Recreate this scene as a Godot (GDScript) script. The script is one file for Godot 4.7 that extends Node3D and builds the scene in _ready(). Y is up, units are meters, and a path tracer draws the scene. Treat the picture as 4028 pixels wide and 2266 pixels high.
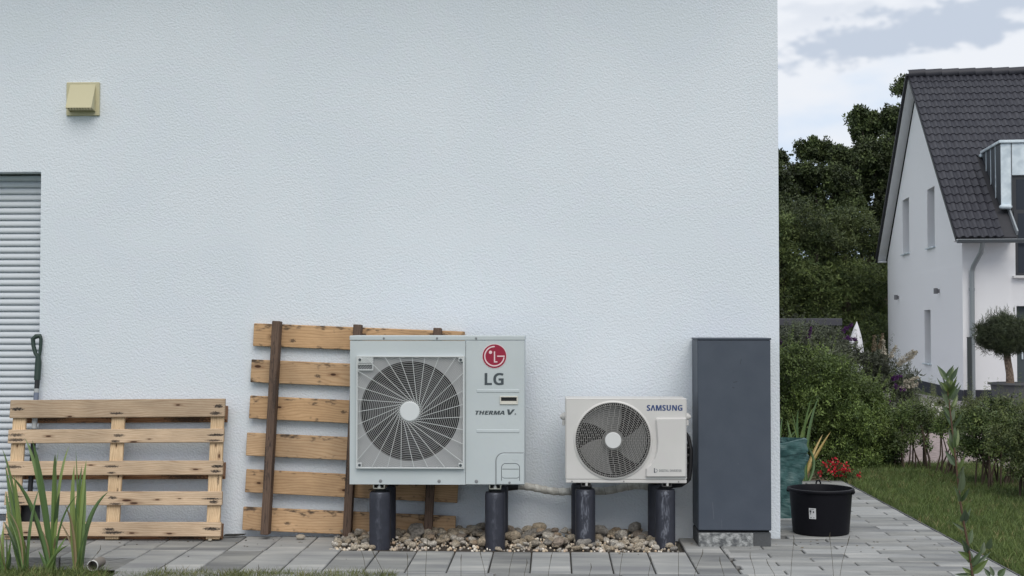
extends Node3D

# ---------------------------------------------------------------- mesh builder
class G:
	var v := PackedVector3Array()
	var n := PackedVector3Array()
	var t := PackedVector2Array()

	func tri(a: Vector3, b: Vector3, c: Vector3, na: Vector3, nb: Vector3, nc: Vector3, ua := Vector2.ZERO, ub := Vector2.ZERO, uc := Vector2.ZERO) -> void:
		if (c - a).cross(b - a).dot(na + nb + nc) < 0.0:
			v.append(a); v.append(c); v.append(b)
			n.append(na); n.append(nc); n.append(nb)
			t.append(ua); t.append(uc); t.append(ub)
		else:
			v.append(a); v.append(b); v.append(c)
			n.append(na); n.append(nb); n.append(nc)
			t.append(ua); t.append(ub); t.append(uc)

	func flat(a: Vector3, b: Vector3, c: Vector3, outward: Vector3, ua := Vector2.ZERO, ub := Vector2.ZERO, uc := Vector2.ZERO) -> void:
		var g := (c - a).cross(b - a)
		if g.length_squared() < 1e-16:
			return
		g = g.normalized()
		if g.dot(outward) < 0.0:
			g = -g
		tri(a, b, c, g, g, g, ua, ub, uc)

	func quad(a: Vector3, b: Vector3, c: Vector3, d: Vector3, outward: Vector3, ua := Vector2.ZERO, ub := Vector2.ZERO, uc := Vector2.ZERO, ud := Vector2.ZERO) -> void:
		flat(a, b, c, outward, ua, ub, uc)
		flat(a, c, d, outward, ua, uc, ud)

	# a box with chamfered edges; u runs along its longest side
	func box(x: Transform3D, s: Vector3, bev := 0.0, uv0 := Vector2.ZERO, uvs := Vector2.ONE) -> void:
		var h := s * 0.5
		var ax := [0, 1, 2]
		ax.sort_custom(func(p, q): return s[p] > s[q])
		var L: int = ax[0]
		var S: int = ax[1]
		var T: int = ax[2]
		var uv := func(p: Vector3) -> Vector2:
			return uv0 + uvs * Vector2(p[L] / s[L] + 0.5, (p[S] + p[T]) / s[S] + 0.5)
		var pt := func(sg: Vector3, k: int) -> Vector3:
			var p := Vector3.ZERO
			for i in 3:
				p[i] = sg[i] * (h[i] if i == k else h[i] - bev)
			return p
		for k in 3:
			var i := (k + 1) % 3
			var j := (k + 2) % 3
			for sk: float in [-1.0, 1.0]:
				var q: Array[Vector3] = []
				for c in [[-1.0, -1.0], [1.0, -1.0], [1.0, 1.0], [-1.0, 1.0]]:
					var sg := Vector3.ZERO
					sg[k] = sk; sg[i] = c[0]; sg[j] = c[1]
					q.append(pt.call(sg, k))
				var o := Vector3.ZERO
				o[k] = sk
				quad(x * q[0], x * q[1], x * q[2], x * q[3], x.basis * o, uv.call(q[0]), uv.call(q[1]), uv.call(q[2]), uv.call(q[3]))
		if bev <= 0.0:
			return
		for k in 3:
			var i := (k + 1) % 3
			var j := (k + 2) % 3
			for si: float in [-1.0, 1.0]:
				for sj: float in [-1.0, 1.0]:
					var a := Vector3.ZERO
					a[k] = -1.0; a[i] = si; a[j] = sj
					var b := a
					b[k] = 1.0
					var o := Vector3.ZERO
					o[i] = si; o[j] = sj
					var p0: Vector3 = pt.call(a, i)
					var p1: Vector3 = pt.call(b, i)
					var p2: Vector3 = pt.call(b, j)
					var p3: Vector3 = pt.call(a, j)
					quad(x * p0, x * p1, x * p2, x * p3, x.basis * o, uv.call(p0), uv.call(p1), uv.call(p2), uv.call(p3))
		for sx: float in [-1.0, 1.0]:
			for sy: float in [-1.0, 1.0]:
				for sz: float in [-1.0, 1.0]:
					var sg := Vector3(sx, sy, sz)
					var p0: Vector3 = pt.call(sg, 0)
					var p1: Vector3 = pt.call(sg, 1)
					var p2: Vector3 = pt.call(sg, 2)
					flat(x * p0, x * p1, x * p2, x.basis * sg, uv.call(p0), uv.call(p1), uv.call(p2))

	# profile of Vector2(radius, height) turned about y; close profile points with a sharp turn stay sharp
	func lathe(x: Transform3D, prof: Array, seg := 24, a0 := 0.0, a1 := TAU, square := 2.0) -> void:
		var m := prof.size()
		var sn: Array[Vector2] = []
		for i in m - 1:
			var d: Vector2 = prof[i + 1] - prof[i]
			sn.append(Vector2(d.y, -d.x).normalized())
		var rad := func(a: float) -> float:
			if square == 2.0:
				return 1.0
			return 1.0 / pow(pow(absf(cos(a)), square) + pow(absf(sin(a)), square), 1.0 / square)
		for i in m - 1:
			var n0 := sn[i]
			var n1 := sn[i]
			if i > 0 and sn[i - 1].dot(sn[i]) > 0.9:
				n0 = (sn[i - 1] + sn[i]).normalized()
			if i < m - 2 and sn[i + 1].dot(sn[i]) > 0.9:
				n1 = (sn[i + 1] + sn[i]).normalized()
			for k in seg:
				var p := a0 + (a1 - a0) * k / seg
				var q := a0 + (a1 - a0) * (k + 1) / seg
				var dp := Vector3(cos(p), 0, sin(p))
				var dq := Vector3(cos(q), 0, sin(q))
				var rp: float = rad.call(p)
				var rq: float = rad.call(q)
				var A: Vector3 = x * (dp * prof[i].x * rp + Vector3.UP * prof[i].y)
				var B: Vector3 = x * (dq * prof[i].x * rq + Vector3.UP * prof[i].y)
				var C: Vector3 = x * (dq * prof[i + 1].x * rq + Vector3.UP * prof[i + 1].y)
				var D: Vector3 = x * (dp * prof[i + 1].x * rp + Vector3.UP * prof[i + 1].y)
				var nA := (x.basis * (dp * n0.x + Vector3.UP * n0.y)).normalized()
				var nB := (x.basis * (dq * n0.x + Vector3.UP * n0.y)).normalized()
				var nC := (x.basis * (dq * n1.x + Vector3.UP * n1.y)).normalized()
				var nD := (x.basis * (dp * n1.x + Vector3.UP * n1.y)).normalized()
				var u0 := float(k) / seg
				var u1 := float(k + 1) / seg
				var v0 := float(i) / (m - 1)
				var v1 := float(i + 1) / (m - 1)
				if prof[i].x > 1e-6:
					tri(A, B, C, nA, nB, nC, Vector2(u0, v0), Vector2(u1, v0), Vector2(u1, v1))
				if prof[i + 1].x > 1e-6:
					tri(A, C, D, nA, nC, nD, Vector2(u0, v0), Vector2(u1, v1), Vector2(u0, v1))

	func tube(pts: Array, radii: Array, seg := 8, cap := true) -> void:
		var m := pts.size()
		var up := Vector3.UP
		var rings := []
		var dirs := []
		for i in m:
			var d: Vector3 = (pts[mini(i + 1, m - 1)] - pts[maxi(i - 1, 0)]).normalized()
			if i == 0 and absf(d.dot(up)) > 0.9:
				up = Vector3.RIGHT
			var side := d.cross(up).normalized()
			up = side.cross(d).normalized()
			var r: float = radii[mini(i, radii.size() - 1)]
			var ring := []
			for k in seg:
				var a := TAU * k / seg
				ring.append([pts[i] + (side * cos(a) + up * sin(a)) * r, side * cos(a) + up * sin(a)])
			rings.append(ring)
			dirs.append(d)
		for i in m - 1:
			for k in seg:
				var a = rings[i][k]
				var b = rings[i][(k + 1) % seg]
				var c = rings[i + 1][(k + 1) % seg]
				var d = rings[i + 1][k]
				var u := float(i) / (m - 1)
				var w := float(i + 1) / (m - 1)
				tri(a[0], b[0], c[0], a[1], b[1], c[1], Vector2(u, float(k) / seg), Vector2(u, float(k + 1) / seg), Vector2(w, float(k + 1) / seg))
				tri(a[0], c[0], d[0], a[1], c[1], d[1], Vector2(u, float(k) / seg), Vector2(w, float(k + 1) / seg), Vector2(w, float(k) / seg))
		if cap:
			for e in [0, m - 1]:
				for k in seg:
					flat(pts[e], rings[e][k][0], rings[e][(k + 1) % seg][0], dirs[e] * (-1.0 if e == 0 else 1.0))

	# an outline in x, y pulled from z = 0 to z = depth; shrink makes the front face smaller (a bevelled lip)
	func prism(x: Transform3D, poly: PackedVector2Array, depth: float, lip := 0.0) -> void:
		var front := poly
		if lip > 0.0:
			front = PackedVector2Array()
			var m := poly.size()
			var area := 0.0
			for i in m:
				area += poly[i].cross(poly[(i + 1) % m])
			for i in m:
				var e0 := (poly[i] - poly[(i - 1 + m) % m]).normalized()
				var e1 := (poly[(i + 1) % m] - poly[i]).normalized()
				var nn := Vector2(-e0.y - e1.y, e0.x + e1.x).normalized() * (1.0 if area > 0 else -1.0)
				front.append(poly[i] + nn * lip)
		var idx := Geometry2D.triangulate_polygon(poly)
		for k in range(0, idx.size(), 3):
			var a := poly[idx[k]]
			var b := poly[idx[k + 1]]
			var c := poly[idx[k + 2]]
			flat(x * Vector3(a.x, a.y, 0), x * Vector3(b.x, b.y, 0), x * Vector3(c.x, c.y, 0), x.basis * Vector3.FORWARD * signf(depth), a, b, c)
			a = front[idx[k]]
			b = front[idx[k + 1]]
			c = front[idx[k + 2]]
			flat(x * Vector3(a.x, a.y, depth), x * Vector3(b.x, b.y, depth), x * Vector3(c.x, c.y, depth), x.basis * Vector3.BACK * signf(depth), a, b, c)
		var s := 0.0
		for i in poly.size():
			s += poly[i].cross(poly[(i + 1) % poly.size()])
		for i in poly.size():
			var j := (i + 1) % poly.size()
			var e := poly[j] - poly[i]
			var o := Vector3(e.y, -e.x, 0) * (1.0 if s > 0 else -1.0)
			quad(x * Vector3(poly[i].x, poly[i].y, 0), x * Vector3(poly[j].x, poly[j].y, 0), x * Vector3(front[j].x, front[j].y, depth), x * Vector3(front[i].x, front[i].y, depth), x.basis * o)

	# a rectangle with a round hole, from z0 to z1
	func holed(r: Rect2, c: Vector2, rad: float, z0: float, z1: float) -> void:
		var angles := []
		for k in 72:
			angles.append(TAU * k / 72.0 - PI)
		for p in [r.position, r.end, Vector2(r.position.x, r.end.y), Vector2(r.end.x, r.position.y)]:
			angles.append((p - c).angle())
		angles.sort()
		var out := func(a: float) -> Vector2:
			var d := Vector2.from_angle(a)
			var k := 1e9
			if absf(d.x) > 1e-9:
				k = minf(k, ((r.end.x if d.x > 0 else r.position.x) - c.x) / d.x)
			if absf(d.y) > 1e-9:
				k = minf(k, ((r.end.y if d.y > 0 else r.position.y) - c.y) / d.y)
			return c + d * k
		for i in angles.size():
			var a: float = angles[i]
			var b: float = angles[(i + 1) % angles.size()]
			var pa := c + Vector2.from_angle(a) * rad
			var pb := c + Vector2.from_angle(b) * rad
			var qa: Vector2 = out.call(a)
			var qb: Vector2 = out.call(b)
			var f := func(p: Vector2, z: float) -> Vector3: return Vector3(p.x, p.y, z)
			quad(f.call(pa, z1), f.call(pb, z1), f.call(qb, z1), f.call(qa, z1), Vector3.BACK)
			quad(f.call(pa, z0), f.call(pb, z0), f.call(qb, z0), f.call(qa, z0), Vector3.FORWARD)
			quad(f.call(pa, z0), f.call(pb, z0), f.call(pb, z1), f.call(pa, z1), f.call(c - (pa + pb) * 0.5, 0.0))
			quad(f.call(qa, z0), f.call(qb, z0), f.call(qb, z1), f.call(qa, z1), f.call((qa + qb) * 0.5 - c, 0.0))

	# a leaf blade along points, folded along its middle
	func blade(pts: Array, widths: Array, side: Vector3, fold: Vector3) -> void:
		var m := pts.size()
		for i in m - 1:
			var w0: float = widths[i]
			var w1: float = widths[i + 1]
			for s: float in [-1.0, 1.0]:
				var a: Vector3 = pts[i]
				var b: Vector3 = pts[i + 1]
				var c: Vector3 = b + side * s * w1 + fold * w1
				var d: Vector3 = a + side * s * w0 + fold * w0
				var nn: Vector3 = (side.cross(b - a)).normalized()
				if nn.dot(fold) < 0:
					nn = -nn
				var na: Vector3 = (nn - side * s * 0.45).normalized()
				tri(a, b, c, na, na, na, Vector2(0.5, 0), Vector2(0.5, 1), Vector2(0, 1))
				if w0 > 1e-6:
					tri(a, c, d, na, na, na, Vector2(0.5, 0), Vector2(0, 1), Vector2(0, 0))

	func done() -> ArrayMesh:
		var a := []
		a.resize(Mesh.ARRAY_MAX)
		a[Mesh.ARRAY_VERTEX] = v
		a[Mesh.ARRAY_NORMAL] = n
		a[Mesh.ARRAY_TEX_UV] = t
		var m := ArrayMesh.new()
		m.add_surface_from_arrays(Mesh.PRIMITIVE_TRIANGLES, a)
		return m

# ---------------------------------------------------------------- helpers
var rng := RandomNumberGenerator.new()
var used := {}

func at(x: float, y: float, z: float) -> Transform3D:
	return Transform3D(Basis(), Vector3(x, y, z))

func turned(e: Vector3, p: Vector3) -> Transform3D:
	return Transform3D(Basis.from_euler(e), p)

func rr(a: float, b: float) -> float:
	return rng.randf_range(a, b)

func lin(r: float, g: float, b: float) -> Color:
	return Color(r, g, b).linear_to_srgb()

func mat(c: Color, rough := 0.7, metal := 0.0) -> StandardMaterial3D:
	var m := StandardMaterial3D.new()
	m.albedo_color = c
	m.roughness = rough
	m.metallic = metal
	return m

func noise(freq: float, sd: int, oct := 4, type := FastNoiseLite.TYPE_SIMPLEX_SMOOTH) -> FastNoiseLite:
	var f := FastNoiseLite.new()
	f.noise_type = type
	f.seed = sd
	f.frequency = freq
	f.fractal_octaves = oct
	if oct <= 1:
		f.fractal_type = FastNoiseLite.FRACTAL_NONE
	return f

func noise_tex(f: FastNoiseLite, w: int, h: int, ramp := []) -> NoiseTexture2D:
	var t := NoiseTexture2D.new()
	t.width = w
	t.height = h
	t.seamless = true
	t.noise = f
	if ramp.size():
		var g := Gradient.new()
		var off := PackedFloat32Array()
		var col := PackedColorArray()
		for r in ramp:
			off.append(r[0])
			col.append(r[1])
		g.offsets = off
		g.colors = col
		t.color_ramp = g
	return t

func grainy(m: StandardMaterial3D, albedo: Texture2D, scale: Vector3, height: Texture2D = null, cm := 0.0, world := false) -> StandardMaterial3D:
	m.uv1_triplanar = true
	m.uv1_world_triplanar = world
	m.uv1_scale = scale
	if albedo:
		m.albedo_texture = albedo
	if height:
		m.heightmap_enabled = true
		m.heightmap_texture = height
		m.heightmap_scale = cm
	return m

func numbered(called: String) -> String:
	if not used.has(called):
		used[called] = 0
		return called
	used[called] += 1
	return "%s_%03d" % [called, used[called]]

func tag(o: Node, label: String, category: String, group := "", kind := "") -> Node:
	o.set_meta("label", label)
	o.set_meta("category", category)
	if group:
		o.set_meta("group", group)
	if kind:
		o.set_meta("kind", kind)
	return o

func thing(called: String, label: String, category: String, p := Vector3.ZERO, group := "", kind := "") -> Node3D:
	var o := Node3D.new()
	o.name = numbered(called)
	add_child(o)
	o.position = p
	tag(o, label, category, group, kind)
	return o

func part(called: String, m: Mesh, material: Material, parent: Node3D, x := Transform3D()) -> MeshInstance3D:
	var o := MeshInstance3D.new()
	var count := 0
	if parent.has_meta("n_" + called):
		count = parent.get_meta("n_" + called) + 1
	parent.set_meta("n_" + called, count)
	o.name = called if count == 0 else "%s_%03d" % [called, count]
	o.mesh = m
	o.material_override = null
	if material:
		for i in m.get_surface_count():
			o.set_surface_override_material(i, material)
	o.transform = x
	parent.add_child(o, true)
	return o

func bx(called: String, parent: Node3D, p: Vector3, s: Vector3, material: Material, bev := 0.0, e := Vector3.ZERO) -> MeshInstance3D:
	var g := G.new()
	g.box(Transform3D(), s, bev)
	return part(called, g.done(), material, parent, turned(e, p))

func many(called: String, mesh: Mesh, material: Material, parent: Node3D, where: Array, colors: Array) -> MultiMeshInstance3D:
	var mm := MultiMesh.new()
	mm.transform_format = MultiMesh.TRANSFORM_3D
	mm.use_colors = true
	mm.mesh = mesh
	mm.instance_count = where.size()
	for i in where.size():
		mm.set_instance_transform(i, where[i])
		mm.set_instance_color(i, colors[i])
	var o := MultiMeshInstance3D.new()
	o.name = called
	o.multimesh = mm
	o.material_override = material
	o.set_meta("kind", "stuff")
	parent.add_child(o, true)
	return o

func leaf_material(gloss := 0.55, through := 0.35) -> StandardMaterial3D:
	var m := mat(Color.WHITE, gloss)
	m.vertex_color_use_as_albedo = true
	m.backlight_enabled = true
	m.backlight = Color(through, through, through)
	return m

# a spray of leaves of about one unit across
func spray(count: int, length: float, width: float, sd: int, drop := 0.0) -> ArrayMesh:
	var r := RandomNumberGenerator.new()
	r.seed = sd
	var g := G.new()
	for i in count:
		var d := Vector3(r.randfn(), r.randfn(), r.randfn()).normalized()
		var o := d * r.randf_range(0.05, 0.6)
		var dir := (d + Vector3(r.randfn(), r.randfn() - drop, r.randfn()) * 0.5).normalized()
		var side := dir.cross(Vector3(r.randfn(), r.randfn(), r.randfn())).normalized()
		var l := length * r.randf_range(0.7, 1.25)
		var w := width * r.randf_range(0.8, 1.2)
		var fold := dir.cross(side).normalized() * 0.3
		g.blade([o, o + dir * l * 0.45, o + dir * l - fold * l * 0.3], [w * 0.15, w * 0.5, 0.0], side, fold)
	return g.done()

func scatter(clusters: Array, offset: Vector3, per_area: float, size: float, c1: Color, c2: Color, flat := 0.9, inner := 0.35) -> Array:
	var where := []
	var cols := []
	for c in clusters:
		var centre: Vector3 = c[0] - offset
		var r: float = c[1]
		var tone := rr(0.7, 1.3)
		var num := int(per_area * r * r)
		var subs := []
		for i in 12:
			var e := Vector3(rng.randfn(), rng.randfn(), rng.randfn()).normalized() * r * rr(0.35, 0.85)
			subs.append([e * Vector3(1, flat, 1), r * rr(0.3, 0.62), rr(0.75, 1.25)])
		for i in num:
			var d := Vector3(rng.randfn(), rng.randfn() * 0.9, rng.randfn()).normalized()
			var sub = subs[rng.randi() % 12]
			var p: Vector3 = centre + sub[0] + d * sub[1] * pow(rng.randf(), inner) * (1.0 + absf(rng.randfn()) * 0.24) * Vector3(1, flat, 1)
			var s := size * rr(0.65, 1.35)
			where.append(Transform3D(Basis.from_euler(Vector3(rr(-PI, PI), rr(-PI, PI), rr(-PI, PI))).scaled(Vector3(s, s, s)), p))
			var k: float = tone * sub[2] * rr(0.7, 1.35)
			var col := c1.lerp(c2, rng.randf())
			cols.append(Color(col.r * k, col.g * k, col.b * k))
	return [where, cols]

# lettering with its base line on y = 0, centred on x, w wide and h high
func letters(s: String, w: float, h: float, bold := true, lean := 0.0, depth := 0.0012, heavy := 0.0) -> ArrayMesh:
	var f := SystemFont.new()
	f.font_names = PackedStringArray(["Droid Sans"])
	f.font_weight = 700 if bold else 400
	var tm := TextMesh.new()
	tm.font = f
	tm.text = s
	tm.font_size = 64
	tm.pixel_size = 0.01
	tm.depth = 0.01
	tm.curve_step = 1.0
	var a := tm.get_mesh_arrays()
	var p: PackedVector3Array = a[Mesh.ARRAY_VERTEX]
	var lo := Vector3.INF
	var hi := -Vector3.INF
	for q in p:
		lo = lo.min(q)
		hi = hi.max(q)
	var out := PackedVector3Array()
	for q in p:
		var y := (q.y - lo.y) / (hi.y - lo.y) * h
		var x := ((q.x - lo.x) / (hi.x - lo.x) - 0.5) * w + lean * (y - h * 0.5)
		out.append(Vector3(x, y, (q.z - lo.z) / (hi.z - lo.z) * depth))
	a[Mesh.ARRAY_VERTEX] = out
	var m := ArrayMesh.new()
	m.add_surface_from_arrays(Mesh.PRIMITIVE_TRIANGLES, a)
	if heavy > 0.0:
		# broader strokes: the same glyphs again, a little to each side and slightly lower
		for k in 2:
			var b := a.duplicate()
			var wide := PackedVector3Array()
			for q in out:
				wide.append(Vector3(q.x + heavy * (1.0 if k else -1.0), q.y, q.z * (0.8 - 0.2 * k)))
			b[Mesh.ARRAY_VERTEX] = wide
			m.add_surface_from_arrays(Mesh.PRIMITIVE_TRIANGLES, b)
	return m

func rounded(x0: float, y0: float, x1: float, y1: float, r: Array) -> PackedVector2Array:
	# corner radii from bottom left, anticlockwise
	var out := PackedVector2Array()
	var cs := [Vector2(x0, y0), Vector2(x1, y0), Vector2(x1, y1), Vector2(x0, y1)]
	for i in 4:
		var rad: float = r[i]
		if rad <= 0.0:
			out.append(cs[i])
			continue
		var c: Vector2 = cs[i] + Vector2(rad if i == 0 or i == 3 else -rad, rad if i < 2 else -rad)
		for k in 6:
			var a := PI + PI / 2 * i + PI / 2 * k / 5.0
			out.append(c + Vector2.from_angle(a) * rad)
	return out

# ---------------------------------------------------------------- sky
var n1: FastNoiseLite
var n2: FastNoiseLite

func air(az: float, el: float) -> Color:
	# az degrees to the right of north (away from the camera), el degrees above the horizon
	var blue := Color(0.50, 0.605, 0.745)
	var white := Color(0.675, 0.70, 0.745)
	var e := maxf(el, 0.0)
	var k := smoothstep(5.0, 10.5, e + n2.get_noise_2d(az * 1.3, el * 4.0) * 4.0)
	var c := blue.lerp(white, k)
	c = c.lerp(Color(0.92, 0.94, 0.97), smoothstep(20.0, 60.0, e) * 0.6)
	# grey undersides of drifting cloud
	var d := n1.get_noise_2d(az * 1.0, el * 3.2) + 0.35 * n2.get_noise_2d(az * 3.0, el * 8.0)
	var grey := smoothstep(0.12, 0.42, d) * smoothstep(8.0, 20.0, e)
	# the long bank right of the house wall
	var bx_ := (az - 14.8) / 5.9
	var by := (el - (11.95 + 0.13 * (az - 14.8))) / 1.28
	var edge := n2.get_noise_2d(az * 3.0 + 40.0, el * 8.0) * 0.95 + n2.get_noise_2d(az * 11.0, el * 26.0) * 0.4
	var lop := (az - 14.8) * 0.05
	var bank := smoothstep(0.12, -0.45, bx_ * bx_ + by * by * (1.0 - lop) - 0.85 + edge)
	var veil := smoothstep(0.0, 0.35, n2.get_noise_2d(az * 2.0 - 9.0, el * 7.0)) * 0.35 * smoothstep(11.5, 13.0, el)
	grey = clampf(maxf(maxf(grey * 0.8, bank), veil), 0.0, 1.0)
	return c.lerp(Color(0.405, 0.465, 0.56), grey * 0.85)

func make_sky() -> Sky:
	n1 = noise(0.035, 5, 5)
	n2 = noise(0.09, 11, 5)
	var im := Image.create(512, 256, false, Image.FORMAT_RGBF)
	for y in 256:
		var el := 90.0 - (y + 0.5) / 256.0 * 180.0
		for x in 512:
			im.set_pixel(x, y, air(wrapf((x + 0.5) / 512.0 * 360.0, -180.0, 180.0), el))
	im.resize(4096, 2048, Image.INTERPOLATE_BILINEAR)
	for y in range(820, 1028):
		var el := 90.0 - (y + 0.5) / 2048.0 * 180.0
		for x in range(20, 330):
			im.set_pixel(x, y, air((x + 0.5) / 4096.0 * 360.0, el))
	var pm := PanoramaSkyMaterial.new()
	pm.panorama = ImageTexture.create_from_image(im)
	var s := Sky.new()
	s.sky_material = pm
	return s

# ---------------------------------------------------------------- wood
func wood_image(sd: int, base: Color, dark: Color, knots: Array, marks: Array, mould := 0.0) -> ImageTexture:
	var w := 640
	var h := 80
	var a := noise(0.008, sd, 3)
	var b := noise(0.06, sd + 1, 3)
	var f := noise(0.25, sd + 2, 2)
	var im := Image.create(w, h, false, Image.FORMAT_RGB8)
	for y in h:
		for x in w:
			var px := float(x)
			var py := float(y)
			var warp := a.get_noise_2d(px * 0.33, py * 0.8) * 20.0
			var kd := 0.0
			for k in knots:
				var dx: float = (px - k[0]) * 0.5
				var dy: float = py - k[1]
				var dd: float = sqrt(dx * dx + dy * dy) / k[2]
				if dd < 5.0:
					warp += 9.0 * exp(-dd * 0.9) * signf(dy + 0.01) * k[2] * 0.25
					kd = maxf(kd, smoothstep(1.15, 0.55, dd) * 0.95)
					kd = maxf(kd, smoothstep(2.6, 1.0, dd) * 0.22)
			var ring := 0.5 + 0.5 * sin((py + warp) * 0.62 + a.get_noise_2d(px * 0.2 + 300.0, 7.0) * 5.0)
			var g := pow(ring, 3.0) * 0.34 + f.get_noise_2d(px * 0.12, py * 2.2) * 0.16 + b.get_noise_2d(px * 0.15, py) * 0.14
			var c := base.lerp(dark, clampf(g, -0.2, 0.8))
			c = c * (1.0 + a.get_noise_2d(px * 0.6 + 90.0, py * 0.5) * 0.12)
			c = c.lerp(Color(0.24, 0.14, 0.08), kd)
			var st := 0.0
			for k in marks:
				var dx: float = (px - k[0]) / k[2]
				var dy: float = (py - k[1]) / k[3]
				var q: float = dx * dx + dy * dy + b.get_noise_2d(px * 2.0, py * 3.0) * 1.1
				st = maxf(st, smoothstep(1.3, 0.1, q) * k[4])
			if mould > 0.0:
				var ed := minf(py, h - py) / h
				var q := b.get_noise_2d(px * 0.5 + 50.0, py * 0.8) + a.get_noise_2d(px * 0.9, 30.0) * 0.8 + (0.16 - ed) * 2.2
				st = maxf(st, smoothstep(0.22, 1.15, q) * mould * 0.85)
			c = c.lerp(Color(0.09, 0.075, 0.07), st)
			im.set_pixel(x, y, Color(c.r, c.g, c.b))
	return ImageTexture.create_from_image(im)

func wood_mat(t: Texture2D, bump: Texture2D) -> StandardMaterial3D:
	var m := mat(Color.WHITE, 0.82)
	m.albedo_texture = t
	m.heightmap_enabled = true
	m.heightmap_texture = bump
	m.heightmap_scale = 0.08
	return m

# ---------------------------------------------------------------- scene
var stucco: NoiseTexture2D
var fine: NoiseTexture2D
var speck: NoiseTexture2D

func _ready() -> void:
	rng.seed = 20240611
	var cam := Camera3D.new()
	cam.name = "camera"
	cam.position = Vector3(0, 1.174, 7.54)
	cam.rotation = Vector3(deg_to_rad(1.614), deg_to_rad(1.7575), 0)
	cam.fov = 24.131
	cam.near = 0.05
	cam.far = 600.0
	add_child(cam)
	cam.current = true
	var env := Environment.new()
	env.background_mode = Environment.BG_SKY
	env.sky = make_sky()
	env.background_energy_multiplier = 1.0
	env.tonemap_mode = Environment.TONE_MAPPER_LINEAR
	env.tonemap_exposure = 1.27
	env.sdfgi_enabled = true
	env.ssao_enabled = true
	env.ssil_enabled = true
	var we := WorldEnvironment.new()
	we.name = "environment"
	we.environment = env
	add_child(we)
	var sun := DirectionalLight3D.new()
	sun.name = "sun"
	sun.light_color = Color(1.0, 0.97, 0.93)
	sun.light_energy = 0.43
	sun.light_angular_distance = 40.0
	sun.shadow_enabled = true
	sun.rotation = Vector3(deg_to_rad(-48), deg_to_rad(12), 0)
	add_child(sun)

	var sn := noise(0.12, 3, 3)
	sn.domain_warp_enabled = true
	sn.domain_warp_amplitude = 9.0
	sn.domain_warp_frequency = 0.06
	stucco = noise_tex(sn, 2048, 2048)
	fine = noise_tex(noise(0.12, 9, 3), 512, 512)
	speck = noise_tex(noise(0.03, 21, 4), 512, 512)

	ground_and_paving()
	own_house()
	pallets()
	gravel()
	big_heat_pump()
	small_heat_pump()
	posts_and_pipes()
	cabinet()
	bucket_and_bag()
	neighbour()
	far_garden()
	trees()
	near_plants()
	lawn_grass()

# ---- ground, lawn, road, paving
func sheet(called: String, label: String, category: String, x0: float, z0: float, x1: float, z1: float, y0: float, y1: float, m: Material) -> MeshInstance3D:
	var g := G.new()
	var nx := 6
	var nz := 6
	for i in nx:
		for j in nz:
			var xa := lerpf(x0, x1, float(i) / nx)
			var xb := lerpf(x0, x1, float(i + 1) / nx)
			var za := lerpf(z0, z1, float(j) / nz)
			var zb := lerpf(z0, z1, float(j + 1) / nz)
			var ya := lerpf(y0, y1, float(j) / nz)
			var yb := lerpf(y0, y1, float(j + 1) / nz)
			g.quad(Vector3(xa, ya, za), Vector3(xb, ya, za), Vector3(xb, yb, zb), Vector3(xa, yb, zb), Vector3.UP)
	var o := part(called, g.done(), m, self)
	tag(o, label, category, "", "structure")
	return o

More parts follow.
